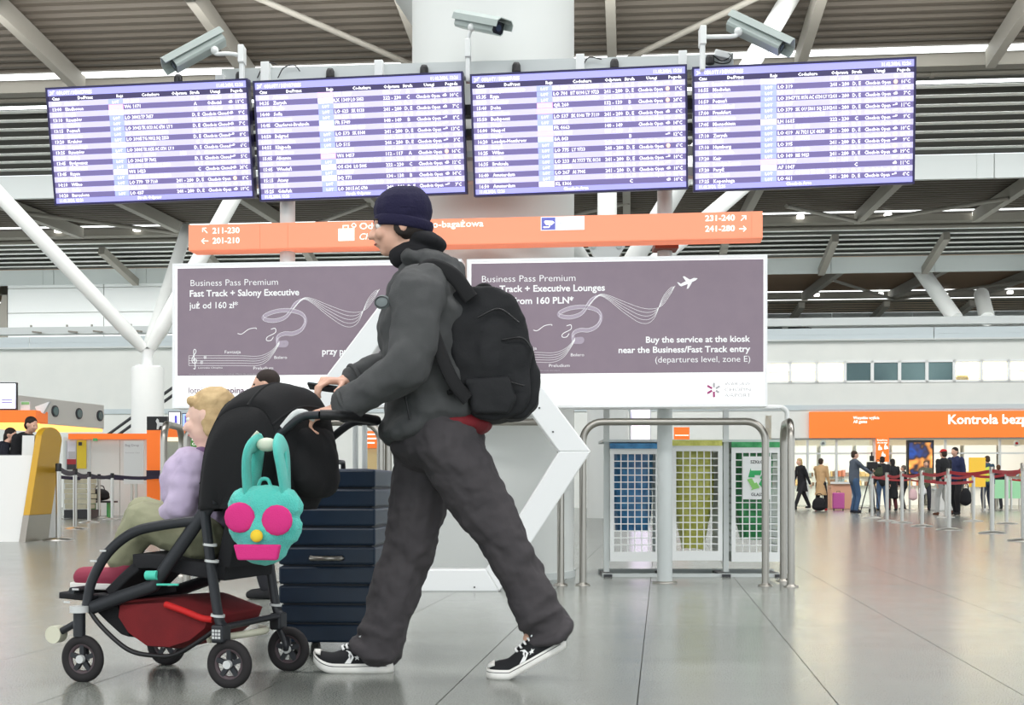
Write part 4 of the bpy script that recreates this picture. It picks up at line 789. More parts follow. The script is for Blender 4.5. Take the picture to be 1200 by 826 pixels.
# ---------------------------------------------------------------- sneakers
CANV = mat('black_canvas', (20,21,24), .85, bump=(400, .3, .002)); RUB = mat('white_rubber', (236,234,228), .45, noise=(20, (214,210,200), .4)); LACE = mat('white_lace', (238,238,236), .7)
def sneaker(par_fn, ankle_h, lift, loc, rz, label_side, scale=1.0, roll=0):
    """x forward from the heel (0) to the toe (.29); lift(x) raises the sole"""
    t = bpy.data.objects.new('sneaker', None); COL.objects.link(t); t.parent = par_fn; t.location = loc; t.rotation_euler = (0, roll, rz); t.scale = (scale,)*3
    L = .292
    def wd(u): return (.034+.012*math.sin(min(1, u/.75)*PI/1.15)+.008*math.sin(max(0, (u-.35)/.65)*PI))*(1 if u < .84 else math.sqrt(max(.004, 1-((u-.84)/.1605)**2)))*(math.sqrt(min(1, u/.05+.12)))
    def top(u): return .036+(.075 if u < .28 else .075-.018*(u-.28)/.2 if u < .48 else .057-.029*(u-.48)/.3 if u < .78 else .028*(1-((u-.78)/.22)**2))+.004
    S = lambda x, y, z: (x, y, z+lift(x/L))
    def loft(fn, us, nm, m_, mi=0, par=t):
        rows = [[S(u*L, *p) for p in fn(u)] for u in us]; b = MB(); b.grid(rows, 0, True, True); n = len(rows[0]); b.add(rows[0], [tuple(range(n))]); b.add(rows[-1], [tuple(range(n-1, -1, -1))]); return ob(nm, b, m_, par)
    us = [i/28 for i in range(29)]
    loft(lambda u: [(-wd(u)-.003, .0), (-wd(u)-.004, .012), (-wd(u)-.004, .035), (-wd(u)*.6, .038), (wd(u)*.6, .038), (wd(u)+.004, .035), (wd(u)+.004, .012), (wd(u)+.003, 0)], us, 'sole', RUB)
    def up(u):
        w_ = wd(u); h = top(u); z0 = .026; return [(w_*math.cos(a), z0+(h-z0)*max(0, math.sin(a))**.75) for a in [PI*i/14 for i in range(15)]]
    loft(up, [.012+.95*i/28 for i in range(29)], 'upper', CANV)
    # toe bumper line and collar
    b = MB(); b.tube([S(u*L, sg*(wd(u)+.0045), .026) for sg, rng_ in ((-1, us[2:]), (1, us[2:][::-1])) for u in rng_], .0013, 5); ob('sole_line', b, BLACK, t)
    b = MB()
    pts = [S(.05*L+.12*L*(1-math.cos(a))*.95, .03*math.sin(a), .103) for a in [2*PI*i/20 for i in range(20)]]
    b.tube(pts, .007, 8, closed=True); ob('collar', b, CANV, t)
    b = MB(); b.grid([[S(u*L, y*wd(u)*.93, max(.036, (top(u)+.004)*(1-.22*abs(y)**3)+.001)) for y in (-1, -.8, -.4, 0, .4, .8, 1)] for u in (.90, .93, .96, .985)], 0, True); ob('toe_cap', b, RUB, t, solid=.004)
    # tongue and laces
    b = MB(); b.grid([[S(u*L, y*.018, top(u)+.006+(.028 if u < .34 else 0)*(1-abs(y)*.3)) for y in (-1, 0, 1)] for u in (.27, .33, .4, .5, .62)], 0, True); ob('tongue', b, CANV, t, solid=.005)
    for i in range(6):
        u = .36+.052*i; b = MB(); h = top(u)+.011; b.tube(smooth_path([S(u*L-.006, -.024, h-.012), S(u*L, -.012, h), S(u*L+.004, .012, h), S(u*L-.002, .024, h-.012)], 4), .0042, 6, sq=(1.2, .7)); ob('lace', b, LACE, t)
    for sg in (-1, 1):
        b = MB(); u = .34; h = top(u)+.022; b.tube(smooth_path([S(u*L, 0, h), S(u*L-.012, sg*.022, h+.012), S(u*L+.02, sg*.034, h+.0), S(u*L+.006, sg*.008, h+.002)], 6), .003, 6); b.tube(smooth_path([S(u*L, 0, h), S(u*L+.014, sg*.02, h-.004), S(u*L+.03, sg*.036, h-.02)], 4), .003, 6); ob('lace_bow', b, LACE, t)
    # chevron and star on both sides
    def sd(x, z):
        u = x/L; w_ = wd(u); h = top(u); r_ = max(0, min(1, (z-.026)/(h-.026))); return w_*math.sqrt(max(0.02, 1-(r_**(1/.75))**2))+.0015
    for sg in (-1, 1):
        def patch(poly, nm):
            c_ = (sum(p[0] for p in poly)/len(poly), sum(p[1] for p in poly)/len(poly)); vs = [S(x, sg*sd(x, z), z) for x, z in poly]; out_ = [S(x, sg*(sd(x, z)+.0015), z) for x, z in poly]
            n = len(poly); b = MB(); b.add(vs+out_, [tuple(range(n)), tuple(range(2*n-1, n-1, -1))]+[(i, (i+1) % n, (i+1) % n+n, i+n) for i in range(n)]); ob(nm, b, LACE, t)
        patch([(.175, .040), (.150, .036), (.128, .050), (.118, .036), (.142, .028), (.17, .03)], 'chevron_mark') if False else None
        patch([(.172, .037), (.150, .037), (.1385, .0585), (.152, .078), (.170, .082), (.156, .0585)], 'chevron_mark')
        st = [(.127+(.0115 if k % 2 == 0 else .0048)*math.sin(k*PI/5), .058+(.0115 if k % 2 == 0 else .0048)*math.cos(k*PI/5)) for k in range(10)]; patch(st, 'star_mark')
    return t
# ---------------------------------------------------------------- the walking man
MB0 = V((520-600)/F*4.45, 4.45, 0)
man = thing('person', 'man in dark blue beanie and grey hooded jacket with black backpack pushing the stroller', 'person', MB0)
def Q(px, py, Y): return P(px, py, Y)-MB0
HC = Q(469, 264, 4.46); FD = V(-1, -.12, -.10)
pr = []; T, M = head(pr, HC, FD, V(0, 0, 1), .95)
pr.append(('c', Q(482, 285, 4.46), Q(500, 335, 4.46), .052, .058))
pr += [('e', Q(503, 395, 4.46), (.115, .16, .17)), ('e', Q(510, 470, 4.46), (.12, .15, .16)), ('e', Q(513, 510, 4.46), (.13, .165, .11))]
pr.append(('c', Q(495, 350, 4.32), Q(495, 350, 4.60), .05, .05))
nS, nE, nW = Q(486, 345, 4.28), Q(478, 432, 4.2), Q(395, 479, 4.25)
fS, fE, fW = Q(490, 345, 4.64), Q(466, 428, 4.72), Q(405, 447, 4.62)
for a, c, d in ((nS, nE, nW), (fS, fE, fW)): pr += [('c', a, c, .05, .042), ('c', c, d, .042, .028)]
nH, nK, nA = Q(522, 520, 4.37), Q(588, 632, 4.38), Q(643, 738, 4.40)
fH, fK, fA = Q(500, 520, 4.56), Q(482, 638, 4.54), Q(440, 760, 4.53)
for a, c, d in ((nH, nK, nA), (fH, fK, fA)): pr += [('c', a, c, .08, .055), ('c', c, d, .052, .038)]
pr += [('c', nA, nA+V(-.06, 0, -.03), .035, .03), ('c', fA, fA+V(-.06, 0, -.02), .035, .03)]
# near hand closed round the push bar, far hand holding a phone
hd = (Q(372, 486, 4.25)-nW).normalized()
hand(pr, nW, hd, V(.15, -.35, 1), [(40, 60, 40)]*4, 1, 1.0, .05)
hd2 = (Q(385, 446, 4.58)-fW); hand(pr, fW, hd2, V(.0, -.25, 1), [(28, 45, 30), (35, 50, 30), (40, 50, 30), (45, 50, 30)], -1, .98, .05)
blob('body', pr, SKIN, man, .006, 3)
face(man, T, M, .95)
# stubble-free jaw, dark hair under the beanie
HAIRD = mat('dark_hair', (36,28,24), .8)
blob('hair', [('e', T(-.035, 0, -.02), (.07, .078, .06), M.to_4x4()), ('e', T(.0, .07, -.02), (.03, .012, .035), M.to_4x4()), ('e', T(.0, -.07, -.02), (.03, .012, .035), M.to_4x4())], HAIRD, man, .008, 2)
BEAN = mat('navy_beanie', (24,20,54), .9, bump=(120, .6, .004))
pb = [('e', T(-.012, 0, .05), (.098, .084, .088), M.to_4x4()), ('e', T(-.045, 0, .055), (.075, .076, .08), M.to_4x4()), ('e', T(-.05, 0, -.01), (.054, .074, .06), M.to_4x4())]
hat = blob('beanie', pb, BEAN, man, .006, 4, (.12, .012))
b = MB(); ring = [T(-.012+.1*math.cos(a), .0855*math.sin(a), .022-.045*(1-math.cos(a))*.5) for a in [2*PI*i/36 for i in range(36)]]
b.tube(ring, .009, 10, closed=True, sq=(.8, 2.2)); ob('turned_cuff', b, BEAN, hat)
for i in range(5):
    b = MB(); z = .06+i*.016; rr = math.sqrt(max(.02, 1-(z-.05)**2/.0078)); b.tube([T(-.02+.098*rr*math.cos(a), .0835*rr*math.sin(a), z-.02*(1-math.cos(a))*.5) for a in [2*PI*k/30 for k in range(30)]], .0028, 6, closed=True); ob('knit_ridge', b, BEAN, hat)
# trousers
TRO = mat('charcoal_trousers', (66,62,64), .85, bump=(260, .25, .003), noise=(7, (56,53,56), .6))
tp = [('e', Q(512, 515, 4.46), (.165, .175, .115)), ('c', nH, nH*.45+nK*.55, .118, .1), ('c', nH*.45+nK*.55, nK, .1, .088), ('c', nK, nK*.5+nA*.5, .086, .08), ('c', nK*.5+nA*.5, nA+V(0, 0, .01), .08, .078),
      ('c', fH, fH*.45+fK*.55, .12, .106), ('c', fH*.45+fK*.55, fK, .106, .094), ('c', fK, fK*.5+fA*.5, .094, .088), ('c', fK*.5+fA*.5, fA+V(.015, 0, .0), .088, .08)]
for K_, dirs in ((nK, 1), (fK, 1)): tp.append(('e', K_, (.085, .08, .09)))
for A_, K_, n_ in ((nA, nK, 2), (fA, fK, 2)):
    d = (A_-K_).normalized()
    for j, (rr, tw_) in enumerate(((.074, .0), (.072, .5), (.066, -.4), (.06, .3), (.064, -.2))):
        c_ = A_-d*(.0+.045*j); x_ = d.cross(V(0, 1, 0)).normalized(); y_ = d.cross(x_).normalized(); tb3 = MB()
        tb3.tube([c_+x_*(rr*math.cos(a))+y_*(rr*math.sin(a))+d*(.02*math.sin(a+tw_*6)) for a in [2*PI*k/28 for k in range(28)]], .02-.0015*j, 8, closed=True); tp.append(('m', tb3.v, tb3.f))
trousers = blob('trousers', tp, TRO, man, .008, 4, [(.11, .03), (.04, .014)])
shirt = blob('red_shirt', [('e', Q(533, 497, 4.46), (.135, .165, .055))], mat('dark_red_shirt', (112,14,26), .8), man, .009, 3, label='dark red shirt hem')
# jacket
JK = mat('grey_jacket', (76,77,77), .9, bump=(220, .3, .003), noise=(6, (64,65,66), .6))
def lerp(a, c, t_): return a*(1-t_)+c*t_
jp = [('e', Q(500, 345, 4.46), (.135, .20, .115)), ('c', Q(494, 338, 4.33), Q(494, 338, 4.59), .095, .095), ('e', Q(515, 375, 4.46), (.13, .18, .13)), ('e', Q(470, 508, 4.46), (.075, .17, .05)), ('e', Q(497, 395, 4.46), (.163, .205, .2)), ('e', Q(503, 445, 4.46), (.163, .195, .18)), ('e', Q(508, 478, 4.46), (.175, .195, .11)), ('e', Q(486, 500, 4.46), (.12, .185, .075)),
      ('c', nS+V(.01, .01, .005), lerp(nS, nE, .6), .092, .082), ('c', lerp(nS, nE, .6), nE, .082, .08), ('c', nE, lerp(nE, nW, .5), .08, .068), ('c', lerp(nE, nW, .5), lerp(nE, nW, .88), .068, .056),
      ('c', fS+V(.01, .01, -.01), fE, .09, .075), ('c', fE, lerp(fE, fW, .88), .074, .052), ('c', Q(486, 306, 4.46), Q(498, 335, 4.46), .07, .1)]
jacket = blob('jacket', jp, JK, man, .009, 5, [(.14, .04), (.05, .012)])
# hood lying on the back, collar
hp = [('e', Q(508, 312, 4.46), (.105, .135, .058), Matrix.Rotation(R(24), 4, 'Y')), ('e', Q(526, 326, 4.46), (.062, .13, .075)), ('e', Q(490, 306, 4.46), (.075, .12, .045), Matrix.Rotation(R(12), 4, 'Y'))]
blob('hood', hp, JK, jacket, .008, 5, [(.06, .02), (.03, .008)])
blob('collar', [('c', Q(470, 300, 4.44), Q(500, 290, 4.46), .045, .06), ('e', Q(500, 283, 4.46), (.075, .085, .034), Matrix.Rotation(R(14), 4, 'Y')), ('e', Q(486, 300, 4.46), (.07, .095, .03))], mat('black_fleece', (20,20,24), .9), man, .008, 4, label='black inner collar')
b = MB(); b.tube([Q(447, 352, 4.30), Q(449, 352, 4.29)], .02, 14); 
b = MB(); c_ = Q(448, 354, 4.262); Mx = Matrix.Rotation(R(-18), 4, 'Z')
b.ell(c_, (.03, .006, .024), M=Mx, n=18, m=7); badge = ob('sleeve_badge', b, mat('badge_grey', (120,128,128), .7), man)
b = MB(); b.tube([c_+Mx.to_3x3() @ V(.024*math.cos(a), -.0065, .018*math.sin(a)) for a in [2*PI*k/20 for k in range(20)]], .0016, 6, closed=True); ob('badge_ring', b, DARK, badge)
for (W_a, E_a) in ((nW, nE), (fW, fE)):
    d = (W_a-E_a).normalized(); c_ = W_a-d*.035; x_ = d.cross(V(0, 1, 0)).normalized(); y_ = d.cross(x_)
    b = MB(); b.tube([c_+x_*.05*math.cos(a)+y_*.05*math.sin(a) for a in [2*PI*k/24 for k in range(24)]], .008, 8, closed=True); ob('sleeve_cuff', b, JK, jacket)
b = MB(); b.tube(smooth_path([Q(468, 440, 4.28), Q(476, 470, 4.27), Q(480, 492, 4.275)], 4), .004, 6); ob('pocket_zip', b, BLACK, jacket)
# shoes
sneaker(man, 0, lambda u: (.0 if u < .72 else .30*(u-.72)**2*1.6), V((461-600)/F*4.53, 4.535, 0)-MB0, R(180), 1, .97)
sneaker(man, 0, lambda u: (0.0 if u > .72 else (.72-u)*.16+.0*(u)), V((663-600)/F*4.40, 4.385, 0.0)-MB0, R(180), 1, .93)
# phone in the far hand
t = thing('phone', 'dark phone held in the far hand of the walking man', 'phone', P(384, 455, 4.6)); b = MB(); b.box(-.07, .07, -.034, .034, -.005, .005); ob('case', b, BLACK, t, bevel=.003)
b = MB(); b.box(-.066, .066, -.031, .031, .005, .0058); ob('display', b, mat('phone_glow', (150,190,200), .1, emis=.3), t); t.rotation_euler = (R(-12), R(8), 0)
# ---------------------------------------------------------------- backpack
BPK = mat('black_backpack', (24,25,28), .8, bump=(160, .3, .003), noise=(8, (17,18,20), .6)); STR = mat('black_webbing', (18,18,20), .85)
bk = thing('backpack', 'black backpack worn on the back of the man in the grey jacket', 'backpack', P(585, 420, 4.46))
BQ = lambda px, py, Y: P(px, py, Y)-bk.location
def slabm(outl, y0, y1):
    m_ = MB(); m_.prism([(BQ(x, y, 4.46).x, BQ(x, y, 4.46).z) for x, y in outl], y0, y1); return ('m', m_.v, m_.f)
blob('bag_body', [slabm([(528, 352), (545, 340), (578, 339), (600, 352), (616, 378), (622, 415), (622, 470), (612, 488), (580, 497), (552, 492), (540, 472), (530, 420)], -.135, .135), ('e', BQ(575, 420, 4.46), (.12, .165, .2))], BPK, bk, .009, 22, [(.12, .02), (.04, .008)])
blob('front_pocket', [slabm([(590, 400), (612, 398), (625, 412), (633, 445), (630, 475), (614, 492), (590, 494), (580, 450)], -.11, .11)], BPK, bk, .009, 16, (.08, .014))
blob('side_pocket', [slabm([(545, 448), (596, 444), (606, 470), (596, 488), (556, 488)], -.165, -.1)], BPK, bk, .008, 12, (.05, .01))
b = MB(); b.tube(smooth_path([BQ(556, 352, 4.46), BQ(560, 338, 4.46), BQ(572, 336, 4.46), BQ(580, 350, 4.46)], 6), .011, 10); ob('carry_handle', b, STR, bk)
for Y, sg in ((4.30, -1), (4.62, 1)):
    b = MB(); b.tube(smooth_path([BQ(552, 350, Y), BQ(530, 322, Y+.0*sg), BQ(503, 312, Y-.01*sg), BQ(492, 330, Y+.035*sg), BQ(500, 365, Y+.055*sg*1.2), BQ(513, 405, Y+.06*sg), BQ(530, 445, Y+.05*sg), BQ(548, 468, Y+.02*sg)], 6), .016, 10, sq=(.45, 1.7)); ob('shoulder_strap', b, STR, bk)
for pts in (((560, 372), (585, 362), (608, 378)), ((588, 398), (612, 396), (624, 410)), ((562, 455), (590, 447), (614, 452))):
    b = MB(); b.tube(smooth_path([BQ(x, y, 4.305) for i, (x, y) in enumerate(pts)], 5), .0035, 6); ob('zip', b, BLACK, bk)
b = MB(); b.tube([BQ(545, 455, 4.30), BQ(525, 460, 4.27)], .009, 8); ob('strap_tail', b, STR, bk)
# ================================================================ STROLLER (heading left and slightly away), CHILD, SUITCASE
SO = V(-.858, 4.365, 0); SA = R(163.7); sca, ssa = math.cos(SA), math.sin(SA)
def SP(px, py, c):      # point of the stroller's frame that lies in its upright plane y = c
    dx = (px-600)/F       # world = SO + x*(sca,ssa) + c*(-ssa,sca)
    bx_, by_ = SO.x-c*ssa, SO.y+c*sca; x = (dx*by_-bx_)/(sca-dx*ssa); Y = by_+x*ssa
    return V(x, c, CH+(HZ-py)/F*Y)
TUBE = mat('stroller_tube', (40,42,46), .45, .2); FAB = mat('black_stroller_fabric', (17,17,19), .9, bump=(150, .3, .003)); REFL = mat('reflective_strip', (206,208,206), .4); TYRE = mat('tyre', (34,31,32), .8); RIM = mat('wheel_rim', (74,60,64), .5); CREAM = mat('cream_reflector', (214,212,190), .4)
MAROON = mat('maroon_fabric', (116,20,24), .85, bump=(200, .3, .003), noise=(12, (96,14,20), .6))
st = thing('stroller', 'dark stroller with black canopy and maroon shopping basket pushed by the walking man', 'stroller', SO, SA)
N, FA = .205, -.205
def wheel(x, y, r=.074, wd_=.034):
    w_ = ob('wheel', mesh('wheel', (lambda b: (b.tube([(r*.86*math.cos(a), 0, r*.86*math.sin(a)) for a in [2*PI*k/36 for k in range(36)]], .0135, 10, closed=True, sq=(1, 1.25)), b)[1])(MB()), TYRE), None, st, loc=(x, y, r*.86+.0135))
    b = MB(); b.tube([(r*.68*math.cos(a), 0, r*.68*math.sin(a)) for a in [2*PI*k/30 for k in range(30)]], .007, 8, closed=True, sq=(1, 1.6)); ob('rim', b, RIM, w_)
    b = MB(); b.cyl((0, -.02, 0), (0, .02, 0), .014, n=14); ob('hub', b, REFL, w_)
    for k in range(5): a = 2*PI*k/5+.3; b = MB(); b.bar((.01*math.cos(a), 0, .01*math.sin(a)), (r*.7*math.cos(a), 0, r*.7*math.sin(a)), .016, .012, up=(0, 1, 0)); ob('spoke', b, TUBE, w_)
    return w_
def fix(px, c): return SP(px, 780, c).x
xrN, xrF, xfN, xfF = fix(269, N), fix(338, FA), fix(97, N+.02), fix(195, FA-.02)
for x, y in ((xrN, N), (xrF, FA), (xfN, N+.02), (xfF, FA-.02)): wheel(x, y)
def part(nm, pts, r, m=TUBE, sm=True, par=st, sq=None, n=10):
    b = MB(); q_ = [V(*p) for p in pts]; b.tube(smooth_path(q_, 5) if sm and len(q_) > 2 else q_, r if not isinstance(r, list) else r, n, sq=sq); return ob(nm, b, m, par)
for y, sg, xf, xr in ((N, 1, xfN, xrN), (FA, -1, xfF, xrF)):
    Y_ = y
    # main hoop: front leg, armrest, then up to the handle
    A = [SP(101, 712, N), SP(108, 680, N), SP(127, 647, N), SP(156, 624, N), SP(192, 615, N), SP(232, 610, N)]
    A = [V(p.x, y, p.z) for p in A]; part('frame_tube', A, .0135, sq=(1, 1.3))
    h = [SP(232, 612, N), SP(254, 570, N), SP(290, 530, N), SP(322, 512, N)]; h = [V(p.x, y*.97, p.z) for p in h]; part('handle_arm', h, .0135)
    d_ = [SP(250, 585, N), SP(216, 634, N), SP(180, 686, N), SP(140, 700, N), SP(108, 712, N)]; d_ = [V(p.x, y, p.z) for p in d_]; part('seat_tube', d_, .0155, sq=(1, 1.5), sm=False)
    r_ = [SP(240, 600, N), SP(247, 660, N), SP(256, 722, N), SP(262, 735, N)]; r_ = [V(p.x, y, p.z) for p in r_]; leg = part('rear_leg', r_, .017, sq=(1.3, .9))
    for py in (638, 657, 721): q_ = SP(246+(py-638)*.11, py, N); b = MB(); b.cyl(V(q_.x, y, q_.z-.004), V(q_.x-.001, y, q_.z+.004), .0235, n=14); ob('reflective_band', b, REFL, leg)
    b = MB(); q_ = SP(259, 742, N); b.box(q_.x-.022, q_.x+.022, y-.03, y+.03, q_.z-.03, q_.z+.03); f_ = ob('rear_fork', b, TUBE, st, bevel=.008)
    for i in range(3):
        for j in range(3): b = MB(); b.box(q_.x-.014+j*.011, q_.x-.006+j*.011, y+sg*.03-.001, y+sg*.03+.001, q_.z-.015+i*.011, q_.z-.007+i*.011); ob('reflective_square', b, REFL, f_)
    part('axle_arm', [V(q_.x, y, q_.z-.02), V(xr, y-.025*sg, .1), V(xr, y-.02*sg, .077)], .011)
    # front caster
    q1 = SP(93, 728, N+.02); b = MB(); b.cyl((q1.x, y+.02*sg, q1.z-.05), (q1.x, y+.02*sg, q1.z+.05), .02, n=14); fk = ob('front_fork', b, TUBE, st)
    b = MB(); b.cyl((q1.x, y+.02*sg, q1.z+.03), (q1.x, y+.02*sg, q1.z+.052), .031, n=18); ob('white_ring', b, REFL, fk)
    part('axle_arm', [V(q1.x, y+.02*sg, q1.z-.04), V(xf+.01, y-.005*sg, .11), V(xf, y-.0*sg, .077)], .012)
    b = MB(); q2 = SP(66, 743, N); b.tube([(q2.x, y-.02, q2.z), (q2.x, y+.02, q2.z)], .03, 20); bp = ob('front_bumper', b, CREAM, st, bevel=.006)
    part('bumper_arm', [V(q2.x, y, q2.z), V(q1.x, y+.02*sg, q1.z)], .012, sm=False)
part('cross_brace', [V(SP(262, 735, N).x, N, SP(262, 735, N).z), V(SP(262, 735, N).x, FA, SP(262, 735, N).z)], .011, sm=False)
part('front_brace', [V(SP(105, 700, N).x, N, SP(105, 700, N).z), V(SP(105, 700, N).x, FA, SP(105, 700, N).z)], .011, sm=False)
part('footrest_bar', [V(SP(84, 692, N).x, N, SP(84, 692, N).z), V(SP(84, 692, N).x, FA, SP(84, 692, N).z)], .012, sm=False)
q_ = SP(285, 722, .0); part('brake_bar', [V(q_.x+.03, N-.02, q_.z-.06), V(q_.x-.06, .05, q_.z-.05), V(q_.x-.06, -.05, q_.z-.05), V(q_.x+.03, FA+.02, q_.z-.06)], .012, CREAM)
# handle: from both arms back to the grip bar
gx = SP(385, 487, 0.15); hz_ = SP(352, 490, N)
for y in (N, FA):
    a = SP(322, 512, N); c = SP(352, 489, N); d = SP(374, 486, N)
    part('handle_arm', [V(a.x, y*.97, a.z), V(c.x, y*.97, c.z), V(d.x, y*.97, d.z)], .0135)
d = SP(374, 486, N); part('push_bar', [V(d.x, N*.97, d.z), V(d.x-.045, N*.8, d.z), V(d.x-.05, 0, d.z), V(d.x-.045, FA*.8, d.z), V(d.x, FA*.97, d.z)], .017, BLACK)
part('fold_strap', [V(d.x+.03, .17, d.z-.01), V(d.x+.08, .19, d.z+.01), V(d.x+.13, .2, d.z-.04)], .012, REFL)
# canopy: an arched shell hinged at the armrest joint
hg = SP(256, 596, N)
oc = [(228, 600), (231, 560), (236, 520), (243, 492), (256, 466), (276, 451), (300, 446), (322, 452), (336, 474), (342, 500), (340, 530), (332, 565), (318, 598)]
ocp = smooth_path([SP(x, y, N) for x, y in oc], 3)
rows = []
for p in ocp:
    row = []
    for j in range(17):
        s_ = -1+2*j/16; k_ = 1-.20*abs(s_)**3.5; row.append((hg.x+(p.x-hg.x)*k_, s_*.208, hg.z+(p.z-hg.z)*k_))
    rows.append(row)
b = MB(); b.grid(rows, 0, True); cn = ob('canopy', b, FAB, st, solid=.008)
for sg in (1, -1):
    edge = [V(*(r_[-1] if sg > 0 else r_[0])) for r_ in rows]; hh = V(hg.x, sg*.2, hg.z); b = MB(); rr = []
    for p in edge: rr.append([hh+(p-hh)*t_+V(0, sg*.02*math.sin(t_*PI), 0) for t_ in (0, .25, .5, .75, 1)])
    b.grid(rr, 0, True); ob('side_panel', b, FAB, cn, solid=.006)
for idx in (3, 12, 18, 24, 30):
    b = MB(); b.tube([V(*v)+V(0, 0, .002) for v in rows[idx]], .006, 6); ob('canopy_rib', b, FAB, cn)
# seat, backrest, legrest
SEATF = mat('dark_seat_pad', (30,30,33), .9, bump=(120, .3, .003))
def slab(nm, px_pts, th, w_=.17, m=SEATF, par=st):
    q_ = smooth_path([SP(x, y, 0) for x, y in px_pts], 4); b = MB(); rows_ = []
    for i, p in enumerate(q_):
        t_ = (q_[min(i+1, len(q_)-1)]-q_[max(i-1, 0)]).normalized(); n_ = V(-t_.z, 0, t_.x)*th/2
        rows_.append([(p.x+n_.x, -w_, p.z+n_.z), (p.x+n_.x*1.15, 0, p.z+n_.z*1.15), (p.x+n_.x, w_, p.z+n_.z), (p.x-n_.x, w_, p.z-n_.z), (p.x-n_.x, -w_, p.z-n_.z)])
    b.grid(rows_, 0, True, True); b.add(rows_[0], [(0,1,2,3,4)]); b.add(rows_[-1], [(4,3,2,1,0)]); return ob(nm, b, m, par, bevel=.006)
slab('backrest', [(330, 500), (312, 560), (298, 620), (290, 660)], .05)
slab('seat', [(292, 668), (250, 662), (215, 655), (188, 655)], .05)
slab('legrest', [(192, 660), (178, 672), (160, 690)], .035)
slab('footrest', [(176, 694), (140, 696), (104, 693)], .022)
b = MB(); rows_ = []
q_ = [SP(x, y, N) for x, y in ((345, 497), (388, 506))]
# bag hanging under the handle, part of the pram
blob('hanging_bag', [('e', SP(364, 540, 0), (.085, .16, .13)), ('e', SP(360, 515, 0), (.075, .17, .06)), ('e', SP(372, 560, 0), (.06, .15, .075))], FAB, st, .012, 5, (.1, .02))
# shopping basket
poly = [(128, 706), (160, 704), (200, 702), (236, 716), (252, 722), (246, 738), (225, 755), (196, 764), (165, 762), (140, 744), (126, 722)]
def basket(nm, poly_, y0, y1, m, solid=.006):
    q_ = [SP(x, y, N) for x, y in poly_]; cx_ = sum(p.x for p in q_)/len(q_); cz_ = sum(p.z for p in q_)/len(q_); rows_ = []
    for s_ in [-1+i/5 for i in range(11)]:
        k_ = 1-.16*abs(s_)**4; rows_.append([V(cx_+(p.x-cx_)*k_, s_*y1, cz_+(p.z-cz_)*k_) for p in q_])
    b = MB(); b.grid(rows_, 0, True, True); n = len(q_); b.add(rows_[0], [tuple(range(n))]); b.add(rows_[-1], [tuple(range(n-1, -1, -1))]); return ob(nm, b, m, st, bevel=.008)
basket('shopping_basket', poly, 0, .19, MAROON)
basket('basket_front_panel', [(97, 703), (130, 705), (141, 722), (150, 752), (138, 748), (118, 730), (102, 714)], 0, .175, FAB)
part('basket_edge', [SP(99, 706, N+.0), SP(118, 733, N), SP(150, 761, N), (SP(180, 768, N)), SP(205, 767, N), SP(232, 752, N), SP(252, 738, N)], .008, BLACK)
b = MB(); q_ = [SP(196, 706, .13), SP(236, 716, .13), SP(250, 722, .13), SP(240, 727, .13), SP(216, 720, .13)]
part('red_piping', [SP(194, 708, N-.01), SP(216, 716, N-.005), SP(236, 724, N-.005), SP(249, 726, N-.01)], .011, mat('bright_red_lining', (196,20,20), .7))
part('mint_buckle_strap', [SP(172, 674, N+.01), SP(185, 674, N+.012)], .016, mat('mint_webbing', (80,206,180), .6), sm=False)
part('mint_strap', [SP(184, 685, N+.014), SP(209, 685, N+.014)], .004, mat('mint_webbing', (80,206,180)), sm=False)
for sx_, py in (((118, 130), 646),): pass
for x, y in ((124, 645), (113, 657), (92, 690), (82, 705)):
    q_ = SP(x, y, N); b = MB(); b.bar(q_+V(-.012, .017, 0), q_+V(.012, .017, 0), .003, .006); ob('reflective_mark', b, REFL, st)
# ---------------------------------------------------------------- child sitting in the stroller, leaning forward
ch = thing('person', 'small blond child in lilac jacket and olive trousers sitting in the stroller', 'person', SP(245, 655, 0)+V(0,0,0))
ch.location = Matrix.Translation(SO) @ Matrix.Rotation(SA, 4, 'Z') @ SP(245, 655, 0); ch.rotation_euler = (0, 0, SA)
c0 = SP(245, 655, 0); CQ = lambda px, py, c: SP(px, py, c)-c0
pr = []; HS = .86; hc = CQ(247, 488, .03); T, M = head(pr, hc, V(1, .12, -.12), V(0, 0, 1), HS)
neck = CQ(246, 525, .02); chest = CQ(226, 565, 0); hip = CQ(243, 632, 0)
pr += [('c', hc+V(-.02, 0, -.05), neck, .042, .045), ('e', chest, (.085, .11, .12)), ('c', chest, hip, .09, .1)]
for sg in (1, -1):
    y = .085*sg; s_ = CQ(228, 545, y); e_ = CQ(212, 592, y+.03*sg); w_ = CQ(192, 606, y); pr += [('c', s_, e_, .036, .03), ('c', e_, w_, .03, .022)]
    hand(pr, w_, V(1, 0, -.1), V(0, 0, 1), [(25, 35, 25)]*4, -sg, .55, .1)
    k_ = CQ(168, 612 if sg > 0 else 606, .075*sg); a_ = CQ(138, 664, .07*sg); hp_ = CQ(236, 632, .06*sg); pr += [('c', hp_, k_, .06, .048), ('c', k_, a_, .045, .03)]
    pr.append(('c', a_, CQ(112, 676, .07*sg), .028, .024))
blob('body', pr, mat('child_skin', (236,196,178), .5), ch, .006, 3)
face(ch, T, M, HS, (90,120,150), (206,120,110), False)
BLOND = mat('blond_hair', (206,178,132), .75, bump=(60, .6, .006), noise=(30, (180,148,104), .6))
